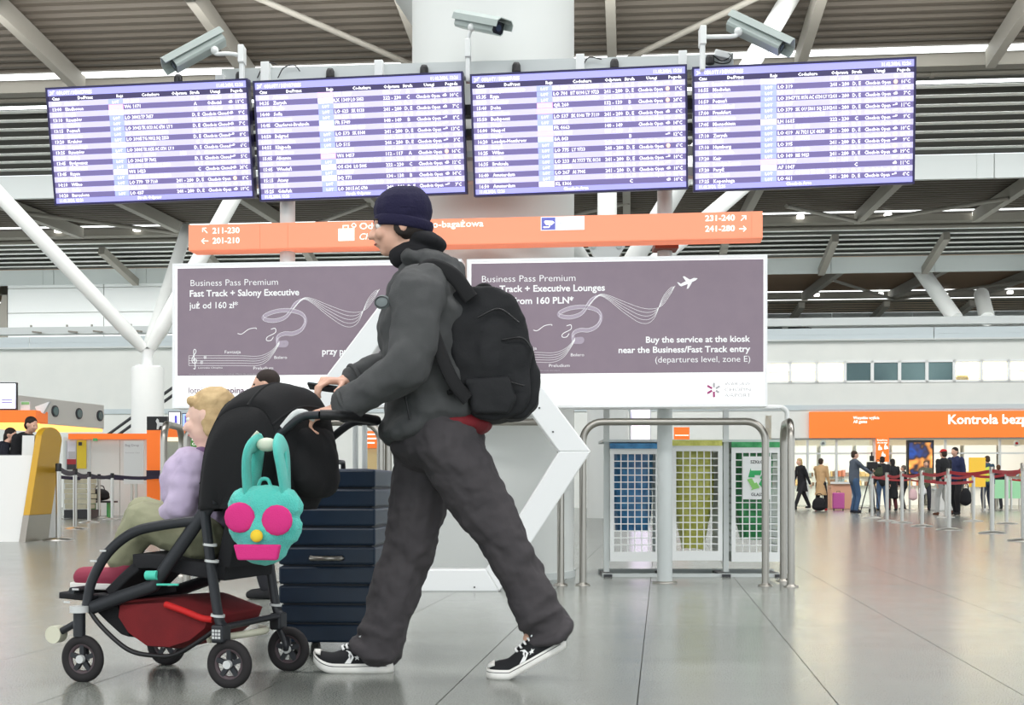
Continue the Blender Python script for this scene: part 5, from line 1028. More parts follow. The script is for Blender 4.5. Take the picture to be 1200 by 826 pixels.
hr = [('e', T(-.02, 0, .035), (.095*HS, .084*HS, .085*HS), M.to_4x4()), ('e', T(-.055, 0, -.03), (.058*HS, .082*HS, .09*HS), M.to_4x4()), ('e', T(-.03, .07, -.03), (.045*HS, .02*HS, .07*HS), M.to_4x4()), ('e', T(-.03, -.07, -.03), (.045*HS, .02*HS, .07*HS), M.to_4x4()), ('c', T(-.08, 0, -.06), T(-.075, 0, -.16), .035, .02)]
hr.append(('c', T(.05, -.045, .068), T(.055, .05, .066), .022*HS, .02*HS))
blob('hair', hr, BLOND, ch, .006, 3, (.03, .01))
LIL = mat('lilac_jacket', (186,170,198), .8, bump=(40, .4, .006), noise=(8, (200,186,208), .6)); lj = []
lj += [('e', chest, (.105, .135, .125)), ('c', chest, hip+V(.02, 0, .03), .105, .115), ('e', CQ(234, 540, 0), (.08, .12, .05))]
for sg in (1, -1):
    y = .09*sg; s_ = CQ(228, 545, y); e_ = CQ(212, 594, y+.03*sg); w_ = CQ(197, 605, y); lj += [('c', s_, e_, .058, .052), ('c', e_, w_, .05, .042)]
lil = blob('lilac_jacket', lj, LIL, ch, .008, 4, (.05, .018))
blob('collar', [('c', CQ(236, 533, .07), CQ(236, 533, -.07), .03, .03), ('c', CQ(222, 536, .04), CQ(222, 536, -.04), .028, .028)], mat('plum_collar', (120,92,130), .8), lil, .008, 3)
b = MB(); b.tube(smooth_path([CQ(203, 552, .0)+V(.012, 0, 0), CQ(198, 580, 0)+V(.01, 0, 0), CQ(205, 605, 0)+V(.02, 0, 0)], 4), .004, 6); ob('zip', b, WHITE, lil)
OLV = mat('olive_trousers', (150,150,122), .85, bump=(90, .3, .004), noise=(6, (134,134,108), .6)); ot = [('c', hip, hip+V(.03, 0, 0), .1, .1)]
for sg in (1, -1):
    k_ = CQ(168, 610 if sg > 0 else 604, .08*sg); a_ = CQ(142, 656, .075*sg); hp_ = CQ(236, 630, .065*sg); ot += [('c', hp_, k_, .085, .068), ('c', k_, a_, .066, .05)]
blob('olive_trousers', ot, OLV, ch, .008, 4, (.05, .015))
MSH = mat('maroon_boot', (142,44,68), .7, noise=(10, (146,52,74), .5))
for sg in (1, -1):
    y = .072*sg; a_ = CQ(146, 668, y); t_ = CQ(98, 676, y)
    sh = blob('boot', [('c', a_, CQ(140, 676, y), .047, .045), ('c', CQ(146, 676, y), t_, .046, .036), ('e', CQ(100, 677, y), (.04, .036, .028))], MSH, ch, .006, 4)
    b = MB(); zz = CQ(120, 690, y).z; xa, xb = CQ(160, 680, y).x, CQ(84, 680, y).x; n = 24; pl_ = []
    for k in range(n): a = 2*PI*k/n; pl_.append(((xa+xb)/2+(xb-xa)/2*math.cos(a), y+.043*math.copysign(abs(math.sin(a))**.7, math.sin(a))))
    b.add([(x, yy, zz+dz) for dz in (0, .022) for x, yy in pl_], [tuple(range(n-1, -1, -1)), tuple(range(n, 2*n))]+[(k, (k+1) % n, (k+1) % n+n, k+n) for k in range(n)]); ob('sole', b, RUB, sh, bevel=.004)
# ---------------------------------------------------------------- mint child's backpack hanging from the handle (plain stand-in)
MINT = mat('mint_plush', (88,206,192), .95, bump=(260, .9, .006), sheen=.3); PNK = mat('magenta_felt', (214,48,128), .9, bump=(260, .5, .004)); YEL = mat('yellow_felt', (240,204,56), .9); WFE = mat('white_felt', (236,234,232), .9)
mbp = P(308, 608, 4.02); mb_ = thing('child_backpack', 'mint green plush child backpack with magenta and yellow patches hanging on the stroller', 'backpack', mbp, R(-8))
k4 = 4.02/F; MQ = lambda px, py, y=0: V((px-308)*k4, y, (608-py)*k4)
body_ = blob('bag_body', [('e', MQ(311, 594), (.126, .055, .07)), ('e', MQ(311, 618), (.122, .06, .08)), ('e', MQ(309, 642), (.08, .05, .055)), ('e', MQ(285, 588), (.045, .05, .045)), ('e', MQ(335, 588), (.045, .05, .045))], MINT, mb_, .006, 4, (.02, .006))
def disc(c, rx, rz, y, m, nm, th=.012, par=None):
    b = MB(); b.ell(MQ(*c, y), (rx, th, rz), n=24, m=8); return ob(nm, b, m, par or mb_)
d1 = disc((287, 606), .05, .048, -.054, PNK, 'round_patch'); d2 = disc((332, 609), .05, .048, -.054, PNK, 'round_patch')
disc((309, 627), .02, .02, -.066, YEL, 'yellow_patch')
b = MB(); b.prism([(MQ(x, y).x, MQ(x, y).z) for x, y in ((281, 637), (337, 637), (333, 655), (286, 655))], -.072, -.045); ob('front_pocket', b, PNK, mb_, bevel=.006)
for x0_, x1_, y1_ in ((296, 288, 578), (330, 336, 578)):
    b = MB(); sgx = -1 if x0_ < 310 else 1
    b.tube(smooth_path([MQ(x0_+sgx*6, 582, -.0), MQ(x0_+sgx*4, 548, -.03), MQ(x0_+sgx*1, 528, -.035), MQ(x0_-sgx*2, 519, .02), MQ(x0_, 530, .05), MQ(x0_+sgx*4, 575, .03)], 5), .026, 10, sq=(1.3, .42)); ob('shoulder_strap', b, MINT, mb_)
b = MB(); b.tube(smooth_path([MQ(302, 571), MQ(306, 562), MQ(314, 562), MQ(318, 571)], 5), .006, 8); ob('grab_loop', b, MINT, mb_)
b = MB(); b.ell(MQ(313, 521, .0), (.035, .022, .022)); b.tube([MQ(300, 520), MQ(296, 512), MQ(302, 506)], .006, 6); ob('clip', b, mat('cream_clip', (212,216,196), .6), mb_)
# ---------------------------------------------------------------- navy suitcase
NAVY = mat('navy_shell', (22,44,66), .4, noise=(20, (18,38,58), .5), bump=(300, .1, .002))
YC = 4.95; su = thing('suitcase', 'large navy ribbed hard-shell suitcase standing behind the stroller', 'suitcase', ((388-600)/F*YC, YC+.24, 0), R(-4))
hw, dpth, zb, zt = .19, .24, .05, CH+(HZ-549)/F*YC
b = MB(); b.box(-hw+.008, hw-.008, -dpth+.008, dpth-.008, zb, zt); ob('shell', b, mat('navy_groove', (10,20,32), .5), su, bevel=.03)
n = 9; st_ = (zt-zb)/n
for k in range(n):
    b = MB(); b.box(-hw, hw, -dpth, dpth, zb+k*st_+.003, zb+(k+1)*st_-.003); ob('rib', b, NAVY, su, bevel=.009)
b = MB(); b.tube([(-.06, -dpth-.005, zb+.33), (-.055, -dpth-.03, zb+.33), (.055, -dpth-.03, zb+.33), (.06, -dpth-.005, zb+.33)], .011, 10); ob('side_handle', b, STEEL, su)
for y in (-.1, .1):
    b = MB(); b.cyl((.085, y, zt-.02), (.085, y, CH+(HZ-486)/F*YC), .011, n=12); ob('handle_tube', b, STEELW, su)
b = MB(); zz = CH+(HZ-484)/F*YC; b.tube([(.085, -.115, zz), (.085, .115, zz)], .016, 12); ob('pull_grip', b, DARK, su)
b = MB(); b.tube([(.0, -.08, zt-.005), (.0, -.07, zt+.03), (.0, .07, zt+.03), (.0, .08, zt-.005)], .01, 10); ob('top_handle', b, DARK, su)
for x in (-.14, .14):
    for y in (-.19, .19):
        b = MB(); b.cyl((x-.016, y, .026), (x+.016, y, .026), .026, n=16); ob('wheel', b, BLACK, su)
        b = MB(); b.box(x-.022, x+.022, y-.02, y+.02, .03, .06); ob('wheel_mount', b, BLACK, su)
# ================================================================ BACKGROUND FIGURES
def ik(a, b_, l1, l2, bend):
    d = b_-a; L = min(d.length, (l1+l2)*.999); u = d.normalized(); x = (l1*l1-l2*l2+L*L)/(2*L); h = math.sqrt(max(0, l1*l1-x*x)); w_ = (bend-u*bend.dot(u)).normalized(); return a+u*x+w_*h
CLOTH = {}
def cm(c): return mat('cloth_%d_%d_%d' % c, c, .85)
def person(label, px, Y, top_py, face_deg, jacket, legs, hair, skin=None, coat=0, stride=0., hands=None, shoes=(30,30,32), longhair=False, cap=None, gap=.05, voxel=.018, name='person', group=None, z0=0, lean=0., vest=None, look=0, H=None):
    H = H or CH+(HZ-top_py)/F*Y-z0; s = H/1.75; skin = skin or SKIN
    t = thing(name, label, 'person', ((px-600)/F*Y, Y, z0), R(face_deg), group)
    la = lambda z: V(lean*max(0, z-.9)*s*1.2, 0, 0)
    pel = V(0, 0, .95*s); che = V(.0, 0, 1.3*s)+la(1.3*s); nk = V(0, 0, 1.5*s)+la(1.5*s); hc = V(.02*s, 0, 1.635*s)+la(1.63*s)
    pr = []; T, M = head(pr, hc, Quaternion((0,0,1), R(look)) @ V(1, 0, -lean*.6), V(0, 0, 1), .98*s)
    pr += [('c', hc+V(-.01, 0, -.06*s), nk, .05*s, .055*s), ('e', che, (.1*s, .15*s, .2*s)), ('c', che, pel, .1*s, .12*s)]
    jl = [('e', che+V(0, 0, .04*s), (.125*s, .185*s, .2*s)), ('c', che, pel+V(0, 0, -.02*s), .14*s, .155*s), ('e', nk+V(0, 0, -.03*s), (.08*s, .1*s, .05*s))]
    tl = [('e', pel, (.125*s, .16*s, .11*s))]; shoes_o = []
    for sg in (1, -1):
        S_ = V(0, sg*.18*s, 1.43*s)+la(1.43*s); W_ = V(*(hands[0 if sg > 0 else 1]))*s if hands else V(.03*s+stride*-.25*sg, sg*.24*s, .86*s)+la(.86*s)*.3
        E_ = ik(S_, W_, .29*s, .25*s, V(-1, sg*.3, -.4)); pr += [('c', S_, E_, .042*s, .035*s), ('c', E_, W_, .035*s, .024*s)]
        jl += [('c', S_, E_, .07*s, .058*s), ('c', E_, lerp(E_, W_, .9), .056*s, .045*s)]
        hd_ = (W_-E_).normalized(); hand(pr, W_, hd_, V(0, sg, .2), [(20, 25, 20)]*4, 1, 1.0*s, .1)
        Hp = V(0, sg*.09*s, .9*s); A_ = V(stride*sg*.5*s, sg*(.07+gap)*s, .08*s+(.05*s if stride*sg < -.2 else 0)); K_ = ik(Hp, A_, .42*s, .42*s, V(1, 0, 0))
        pr += [('c', Hp, K_, .075*s, .05*s), ('c', K_, A_, .048*s, .032*s)]; tl += [('c', Hp, K_, .1*s, .075*s), ('c', K_, A_+V(0, 0, .03*s), .073*s, .062*s)]
        shoes_o.append([('c', A_+V(-.03*s, 0, -.035*s), A_+V(.13*s, 0, -.045*s), .045*s, .032*s), ('c', A_+V(-.01, 0, 0), A_+V(0, 0, -.03*s), .045*s, .045*s)])
    blob('body', pr, skin, t, voxel*s, 2)
    if coat:
        zc = coat*s; jl += [('c', pel, V(0, 0, max(zc+.16*s, .4*s)), .155*s, .17*s)]; cb = MB(); cb.lathe([(.02, .05*s), (.13*s, .0), (.2*s, zc-.95*s+.0), (.02, zc-.95*s)], (0, 0, .95*s), 20); jl.append(('m', cb.v, cb.f))
    blob('trousers', tl, cm(legs), t, voxel*s, 3)
    jo = blob('coat' if coat else 'jacket', jl, cm(jacket), t, voxel*s, 3, (.08, .02))
    if vest: blob('vest', [('e', che+V(0, 0, .0), (.142*s, .19*s, .17*s)), ('c', che, pel+V(0, 0, .03), .155*s, .165*s)], cm(vest), t, voxel*s, 2)
    hl = [('e', T(-.02, 0, .04), (.095*s, .084*s, .082*s), M.to_4x4()), ('e', T(-.055, 0, -.02), (.055*s, .078*s, .075*s), M.to_4x4())]
    if longhair: hl += [('c', T(-.05, 0, -.03), T(-.06, 0, -.16), .075*s, .05*s)]
    blob('hair', hl, cm(hair), t, voxel*s*.7, 2)
    if cap:
        blob('cap', [('e', T(-.01, 0, .062), (.1*s, .088*s, .068*s), M.to_4x4()), ('e', T(.1, 0, .045), (.06*s, .06*s, .012*s), M.to_4x4())], cm(cap), t, voxel*s*.7, 1)
    for sp in shoes_o: blob('shoe', sp, cm(shoes), t, voxel*s*.8, 1)
    for y in (-1, 1): b = MB(); b.ell(T(.079, y*.031, -.004), .012*s, n=8, m=6); ob('eye', b, cm((60, 50, 45)), t)
    return t, T, M, s
BK = (24, 24, 28)
# person half hidden behind the stroller canopy

person('dark-haired youngster in black coat standing behind the stroller canopy', 314, 7.55, 433, 185, BK, (34,34,40), (42,32,27), voxel=.012, gap=.0)
# right-hand side, in front of the security entrance
person('fair-haired woman in black coat walking at the left edge of the shop opening', 940, 38.5, 537, 200, (26,26,30), (34,34,38), (190,160,110), coat=.62, stride=.7, shoes=(40,40,44), longhair=True, lean=.15)
person('woman in camel coat and dark hair reaching towards the glass front', 962, 37, 537, 60, (196,160,116), (28,26,28), (60,44,34), coat=.52, shoes=(170,30,40), hands=[(.42,.25,1.0),(.1,-.26,.85)], gap=.1)
person('man in grey jacket and blue jeans stretching both arms out to a video camera', 1001, 33.5, 528, 8, (84,92,104), (62,88,120), (58,44,34), hands=[(.5,.1,1.22),(.46,-.12,1.1)], shoes=(34,38,50), gap=.06)
person('person with dark hair, green backpack and blue jeans beside the video camera', 1034, 36, 534.5, 80, (30,31,35), (72,96,128), (40,32,28), gap=.06)
person('person in long black quilted coat in the queue, third post from left', 1046, 36.5, 537.5, 95, (26,28,32), (90,40,44), (40,34,32), coat=.42, longhair=True)
person('grey-haired person in dark jacket partly hidden behind the long black coat', 1059, 39, 545, 150, (50,52,56), (44,44,50), (120,110,100))
person('person in olive jacket looking down in front of the advertising display', 1084.5, 36.5, 539.5, 265, (96,98,80), (48,48,56), (110,84,62), hands=[(.25,.14,1.05),(.25,-.14,1.05)], lean=.1)
person('man in red cap and black jacket with pale grey trousers in the queue', 1106, 30.5, 526.5, 110, (30,31,34), (176,176,172), (60,44,36), cap=(196,40,44), stride=.25, shoes=(96,60,44))
person('man in navy padded jacket and black trousers carrying a black bag', 1121, 31.2, 524, 215, (40,48,84), (28,28,32), (34,28,26), stride=.2, lean=.08)
person('steward in yellow vest over dark top beside the yellow poster board', 1157, 36.5, 534, 100, (48,74,92), (52,60,76), (66,48,38), vest=(206,222,90), shoes=(200,200,200))
person('person in black top standing behind the green barrier panel', 1170, 40, 544.5, 90, BK, (40,40,46), (90,64,44))
def at(px, Y, z=0): return V((px-600)/F*Y, Y, z)
# bags and cases
t = thing('suitcase', 'bright pink trolley suitcase standing between two people', 'suitcase', at(982.5, 37.3), R(-12)); PK = mat('pink_shell', (206,96,168), .45)
b = MB(); b.box(-.17, .17, -.12, .12, .05, .52); c_ = ob('shell', b, PK, t, bevel=.03)
for k in range(4): b = MB(); b.box(-.13+.07*k, -.1+.07*k, -.13, -.115, .08, .49); ob('rib', b, PK, t)
for x in (-.13, .13):
    for y in (-.08, .08): b = MB(); b.cyl((x-.015, y, .03), (x+.015, y, .03), .03, n=10); ob('wheel', b, BLACK, t)
b = MB(); b.tube([(-.05, .05, .5), (-.05, .05, .56), (.05, .05, .56), (.05, .05, .5)], .01, 6); ob('top_handle', b, DARK, t)
def softbag(label, px, Y, z, c, r, nm='handbag', cat='bag'):
    t = thing(nm, label, cat, at(px, Y, z)); blob('bag_body', [('e', V(0, 0, r[2]), r), ('e', V(0, 0, r[2]*.6), (r[0]*1.05, r[1]*1.05, r[2]*.55))], cm(c), t, .015, 3)
    b = MB(); b.tube(smooth_path([(-r[0]*.5, 0, r[2]*1.8), (-r[0]*.3, 0, r[2]*2.4), (r[0]*.3, 0, r[2]*2.4), (r[0]*.5, 0, r[2]*1.8)], 4), .012, 6); ob('handle', b, cm(c), t); return t
softbag('black holdall at the feet of the woman in the camel coat', 960, 36.2, 0, (20,20,24), (.2, .12, .2))
softbag('black bag hanging from the hand of the man in the navy jacket', 1131.5, 30.7, .22, (22,22,26), (.14, .09, .22))
softbag('pale pink rucksack hanging at the queue between barrier posts', 1070, 36, .3, (222,188,190), (.12, .08, .17), 'backpack', 'backpack')
softbag('olive green rucksack on the back of the person in jeans by the video camera', 1029, 35.7, .95, (58,66,48), (.13, .1, .2), 'backpack', 'backpack')
softbag('small white tote bag beside the person in the olive jacket', 1081, 36.1, .45, (226,226,226), (.12, .06, .12))
t = thing('video_camera', 'black video camera on a tripod in front of the man in grey', 'camera', at(1021.5, 33.6))
b = MB(); b.box(-.12, .14, -.07, .07, 1.16, 1.34); b.cyl((.14, 0, 1.25), (.24, 0, 1.25), .05, n=12); ob('camera_body', b, BLACK, t, bevel=.01)
b = MB(); b.box(-.05, .05, -.03, .03, 1.36, 1.5); b.cyl((0, 0, 1.42), (0, 0, 1.6), .02, n=8); ob('microphone', b, BLACK, t)
for k in range(3): b = MB(); a = k*2.1+.5; b.cyl((0, 0, 1.16), (.3*math.cos(a), .3*math.sin(a), 0), .016, n=8); ob('tripod_leg', b, DARK, t)
t = thing('luggage_trolley', 'low grey luggage trolley beside the man in blue jeans', 'trolley', at(1013, 34.2)); 
for x in (-.25, .25): b = MB(); b.tube([(x, 0, .1), (x, -.2, .1), (x, .3, .1), (x*.9, .35, .75)], .02, 8); ob('side_frame', b, STEEL, t)
b = MB(); b.box(-.25, .25, -.3, .3, .12, .15); ob('platform', b, STEEL, t)
for x in (-.22, .22):
    for y in (-.25, .28): b = MB(); b.cyl((x-.02, y, .05), (x+.02, y, .05), .05, n=10); ob('wheel', b, BLACK, t)
# ---- barrier posts
bp = MB(); bp.lathe([(.19, 0), (.19, .012), (.12, .03), (.04, .04)], n=24); BPM = mesh('base', bp, CHROME)
pp = MB(); pp.lathe([(.032, .035), (.032, .86)], n=18); PPM = mesh('tube', pp, CHROME)
cp = MB(); cp.lathe([(.038, .86), (.038, .95), (.03, .96)], n=18); CPM = mesh('cap', cp, STEEL); CPB = mesh('cap', cp, BLACK)
ORD = ['first', 'second', 'third', 'fourth', 'fifth', 'sixth', 'seventh', 'eighth', 'ninth', 'tenth', 'eleventh', 'twelfth', 'thirteenth', 'fourteenth', 'fifteenth']
def posts(lst, side, cap, lab, group):
    out = {}
    for i, (px, by) in enumerate(sorted(lst)):
        Y = CH*F/(by-HZ); t = thing('barrier_post', lab % ORD[i], 'barrier post', at(px, Y), 0, group)
        for me in (BPM, PPM, cap): ob(me.name.split('.')[0], me, None, t)
        out[px] = (t, at(px, Y))
    return out
rp = posts([(1021.7, 607), (1039.5, 611), (1057, 613), (1080.5, 617), (1112, 621), (1108.5, 606.5), (1140.7, 611), (1162.5, 625), (1179.5, 614), (1199.5, 634), (1066, 597.5), (1089, 597), (1185, 598)], 'r', CPM, 'steel queue barrier post with red belt, %s from the left in the right queue', 'queue barrier posts on the right')
def belt(P_, a, c, z=.9, m=RED, h=.05):
    t, A_ = P_[a]; C_ = P_[c][1] if not isinstance(c, Vector) else c; d = C_-A_; n = 8; b = MB(); px_ = d.normalized().cross(V(0, 0, 1))*.004; vs = []
    for i in range(n+1): u = i/n; q_ = d*u; zz = z-.04*math.sin(PI*u); vs += [q_+V(0, 0, zz-h/2)+px_, q_+V(0, 0, zz+h/2)+px_, q_+V(0, 0, zz+h/2)-px_, q_+V(0, 0, zz-h/2)-px_]
    b.add(vs, [(4*i+k, 4*i+(k+1) % 4, 4*i+4+(k+1) % 4, 4*i+4+k) for i in range(n) for k in range(4)]); ob('belt', b, m, t)
for a, c in ((1021.7, 1039.5), (1039.5, 1057), (1057, 1080.5), (1080.5, 1112), (1112, 1162.5), (1066, 1089), (1108.5, 1140.7), (1140.7, 1179.5), (1089, 1108.5), (1179.5, 1199.5)): belt(rp, a, c)
belt(rp, 1162.5, at(1215, 15.5)); belt(rp, 1021.7, 1066); belt(rp, 1185, at(1230, 36)); belt(rp, 1080.5, 1140.7, .78)
NVY = mat('dark_belt', (44,34,60), .6)
lp = posts([(68.5, 633), (88, 620), (104.5, 612.5), (116, 606.7), (63.5, 608.5), (131.5, 609)], 'l', CPB, 'steel barrier post with dark belt, %s from the left by the check-in desk', 'barrier posts on the left')
for a, c in ((68.5, 88), (88, 104.5), (104.5, 131.5), (63.5, 116)): belt(lp, a, c, m=NVY, h=.07)
belt(lp, 131.5, at(192, 27), m=NVY, h=.07); belt(lp, 116, at(190, 30), m=NVY, h=.07)
# ---- display, boards and counters at the right
def shimmer(name, cols, sc, e):
    m = bpy.data.materials.new(name); m.use_nodes = True; n = m.node_tree; p = n.nodes['Principled BSDF']; t = n.nodes.new('ShaderNodeTexCoord'); ns = n.nodes.new('ShaderNodeTexNoise'); ns.inputs['Scale'].default_value = sc; cr_ = n.nodes.new('ShaderNodeValToRGB')
    e_ = cr_.color_ramp.elements; e_[0].position = .3; e_[0].color = rgb(cols[0]); e_[1].position = .72; e_[1].color = rgb(cols[-1])
    for i, c in enumerate(cols[1:-1]): q_ = e_.new(.3+.42*(i+1)/(len(cols)-1)); q_.color = rgb(c)
    n.links.new(t.outputs['Object'], ns.inputs['Vector']); n.links.new(ns.outputs['Fac'], cr_.inputs[0]); n.links.new(cr_.outputs[0], p.inputs['Base Color']); n.links.new(cr_.outputs[0], p.inputs['Emission Color']); p.inputs['Emission Strength'].default_value = e; return m
def pbox(name, px0, px1, y0, y1, Y, d, m, par, org, bevel=0, label=None):
    k_ = Y/F; b = MB(); b.box((px0-600)*k_-org.x, (px1-600)*k_-org.x, Y-org.y, Y-org.y+d, CH+(HZ-y1)*k_-org.z, CH+(HZ-y0)*k_-org.z); return ob(name, b, m, par, bevel=bevel, label=label)
o_ = at(1079, 38); t = thing('advertising_display', 'tall black framed advertising display with glowing orange and blue picture', 'display', o_)
pbox('casing', 1063.5, 1094.5, 515.5, 557, 38, .15, BLACK, t, o_); pbox('post', 1077, 1081, 557, 597.6, 38.05, .08, STEEL, t, o_); pbox('picture', 1065.5, 1092.5, 518.5, 555, 37.98, .02, shimmer('display_picture', [(18,22,40), (24,60,130), (40,30,30), (236,150,70), (255,236,200)], 1.6, .9), t, o_)
o_ = at(1145.5, 35); t = thing('poster_board', 'yellow poster board on steel legs behind the queue', 'board', o_); pbox('panel', 1136, 1155, 536, 570.5, 35, .05, mat('yellow_board', (240,192,60), .5, emis=.1), t, o_)
for x in (1138, 1152): pbox('leg', x, x+1.5, 570.5, 599.5, 35.02, .04, STEEL, t, o_)
o_ = at(1102, 37.5); t = thing('counter', 'small white cabinet counter below the advertising display', 'counter', o_); pbox('cabinet', 1095, 1110, 574, 598, 37.5, .5, WPANEL, t, o_, .01); pbox('worktop', 1094, 1111, 572.5, 574, 37.45, .6, GREYW, t, o_)
o_ = at(988, 40.3); t = thing('counter', 'peach coloured counter behind the pink suitcase', 'counter', o_); pbox('cabinet', 974, 1003, 567, 596, 40.3, .5, PINKB, t, o_, .01); pbox('worktop', 973, 1004, 564.5, 567, 40.2, .7, WPANEL, t, o_)
o_ = at(1176, 38); t = thing('green_screen', 'translucent green panel behind the steward in the yellow vest', 'panel', o_); pbox('panel', 1166, 1196, 562, 584, 38, .04, mat('green_panel', (150,206,160), .4, emis=.15), t, o_)
for x in (1167, 1194): pbox('leg', x, x+1, 584, 597.5, 38, .04, STEEL, t, o_)
# lit pictograms on the glass
for i, px in enumerate((964.5, 1191.5)):
    o_ = P(px, 519.5, 41.9); t = thing('round_notice', 'round white notice on the glass, %s of the orange hanging sign' % ('left' if i == 0 else 'far right'), 'sign', o_)
    b = MB(); b.tube([(0, 0, 0), (0, .02, 0)], .1, 20); ob('disc', b, WHITE, t); b = MB(); b.box(-.045, .045, -.01, 0, -.03, .03); b.box(-.02, .02, -.01, 0, .03, .045); ob('camera_symbol', b, BLACK if i == 0 else RED, t)
# lit totem seen above and through the waste bins
o_ = at(750.5, 23); t = thing('digital_totem', 'lit white digital totem standing far behind the blue and yellow bins', 'display', o_)
pbox('casing', 738.5, 763, 470, 614.2, 23, .2, STEELW, t, o_); pbox('picture', 740, 761.5, 478, 606, 22.98, .02, shimmer('totem_picture', [(120,70,90), (190,180,235), (250,240,250), (250,225,240), (255,255,255)], 2.2, .8), t, o_)
o_ = at(800, 30); t = thing('hanging_notice', 'small orange notice visible above the yellow waste bin', 'sign', o_); pbox('panel', 790, 808, 500.5, 515, 30, .05, ORF, t, o_); pbox('post', 798, 800, 515, 604.5, 30.05, .05, STEELW, t, o_)
pbox('white_line', 791, 807, 509.5, 510.5, 29.98, .01, WTXTE, t, o_)
o_ = at(436, 30); t = thing('kiosk', 'orange and cream kiosk glimpsed between the suitcase and the man', 'kiosk', o_); pbox('sign_panel', 428, 446, 505, 525, 30, .1, ORF, t, o_); pbox('shelf_unit', 428, 446, 525, 604.5, 30.05, .4, mat('cream_shelf', (222,196,140), .5), t, o_)
for i in range(3): pbox('white_line', 430, 443-2*i, 508+5*i, 509.6+5*i, 29.98, .01, WTXTE, t, o_)
# ================================================================ CHECK-IN AREA ON THE LEFT
YD = 16.0; kd = YD/F; o_ = at(20, YD)
def dz(py): return CH+(HZ-py)*kd
def dx_(px): return (px-600)*kd-o_.x
t = thing('check_in_desk', 'white check-in desk with leaning yellow end panel at far left', 'desk', o_)
def yz(nm, prof, x0, x1, m, **k):      # profile in (depth, height), extruded along x
    b = MB(); n = len(prof); b.add([(x0-o_.x, y-o_.y, z) for y, z in prof]+[(x1-o_.x, y-o_.y, z) for y, z in prof], [tuple(range(n)), tuple(range(2*n-1, n-1, -1))]+[((i+1) % n, i, i+n, (i+1) % n+n) for i in range(n)]); return ob(nm, b, m, t, **k)
DW = mat('desk_white', (226,226,222), .4)
yz('desk_body', [(15.5, 0), (15.98, 1.06), (16.9, 1.06), (16.9, 0)], -9.5, -5.97, DW)
yz('riser', [(15.98, 1.06), (16.0, 1.31), (16.5, 1.31), (16.5, 1.06)], -6.12, -5.97, DW)
top_ = [(16.36+.37*math.cos(a), 1.27+.16*math.sin(a)) for a in [PI-PI*i/12 for i in range(13)]]
yz('end_panel', [(15.6, .32)]+top_+[(16.35, .32)], -5.96, -5.88, mat('yellow_laminate', (206,158,30), .45), bevel=.008, label='yellow laminate end panel with rounded top')
yz('plinth', [(15.47, 0), (15.6, .32), (16.35, .32), (16.25, 0)], -5.96, -5.885, STEEL, label='grey metal foot of the end panel')
b = MB(); b.box(dx_(-60), dx_(27), .0, .9, 1.06, 1.075); ob('worktop', b, DARK, t)
person('dark-haired woman in glasses and dark suit leaning at the check-in desk', -4, 17.4, 501, 20, (22,24,38), (24,24,30), (38,28,24), hands=[(.35,.15,1.0),(.32,-.15,1.0)], lean=.35, longhair=True, voxel=.012, look=-30)
person('short-haired man in black suit bending over beside the desk end panel', 22, 17.6, 489, 325, (22,22,26), (24,24,30), (44,32,26), hands=[(.35,.15,1.0),(.35,-.15,.98)], lean=.4, voxel=.012, look=10)
# overhead canopy with three portholes
A_ = V((18-600)/F*20, 20, 0); C_ = V((122-600)/F*22.5, 22.5, 0); dd = C_-A_; LC_ = dd.length
t = thing('desk_canopy', 'grey overhead canopy with three round portholes above the check-in desks', 'canopy', A_, math.atan2(dd.y, dd.x))
b = MB(); b.box(-1.2, LC_, 0, 1.2, 1.69, 2.11); ob('canopy_body', b, mat('canopy_grey', (222,218,210), .5), t, bevel=.01)
b = MB(); b.box(-1.2, LC_-.02, .02, 1.15, 1.64, 1.69); ob('under_light', b, mat('warm_lamp', (255,186,96), .5, emis=1.3), t)
for i, px in enumerate((61, 89.5, 116)):
    f_ = (px-18)/104; x = LC_*f_; b = MB(); b.tube([(x, -.02, 1.915), (x, .0, 1.915)], .095, 24); r_ = ob('porthole_ring', b, DARK, t); b = MB(); b.tube([(x, -.028, 1.915), (x, -.02, 1.915)], .07, 20); ob('porthole_glass', b, PANE, r_)
o_ = at(10, 18.9); t = thing('counter_canopy', 'orange counter canopy above the two desk staff', 'canopy', o_); pbox('fascia', -60, 42, 480.5, 494.5, 18.9, .5, ORF, t, o_, .01); pbox('lamp', -60, 38, 494.5, 497, 19, .3, MATS['warm_lamp'], t, o_); pbox('bracket', -20, -16, 494, 600, 19.2, .06, STEELW, t, o_)
o_ = at(5, 18.9); o_.z = CH+(HZ-480)/F*18.9; t = thing('monitor', 'bright white monitor on top of the orange counter canopy', 'monitor', o_); pbox('casing', -14, 19.5, 448, 480.5, 19.0, .06, DARK, t, o_, .005); pbox('display', -13, 18, 449.5, 478.5, 18.99, .01, shimmer('monitor_glow', [(200,190,240), (240,244,255), (255,255,255)], 2, .9), t, o_)
for i in range(2): pbox('dark_caption', 2, 14, 468+3*i, 469.2+3*i, 18.98, .01, mat('caption_violet', (150,140,200)), t, o_)
o_ = at(30, 19.1); o_.z = CH+(HZ-480.5)/F*19.1; t = thing('small_sign', 'small white and green sign standing on the orange canopy', 'sign', o_); pbox('panel', 24, 35, 470.5, 480.5, 19.1, .02, WHITE, t, o_); pbox('green_field', 25, 34, 471, 474, 19.09, .01, mat('soft_green', (140,200,130), .5), t, o_)
t = thing('paper_cone', 'white flared paper cone display beside the small green sign', 'paper', o_+V(.16, 0, 0)); b = MB(); b.prism([(0, 0), (.1, -.05), (.2, .13), (-.02, .05)], 0, .08); ob('sheet', b, WHITE, t)
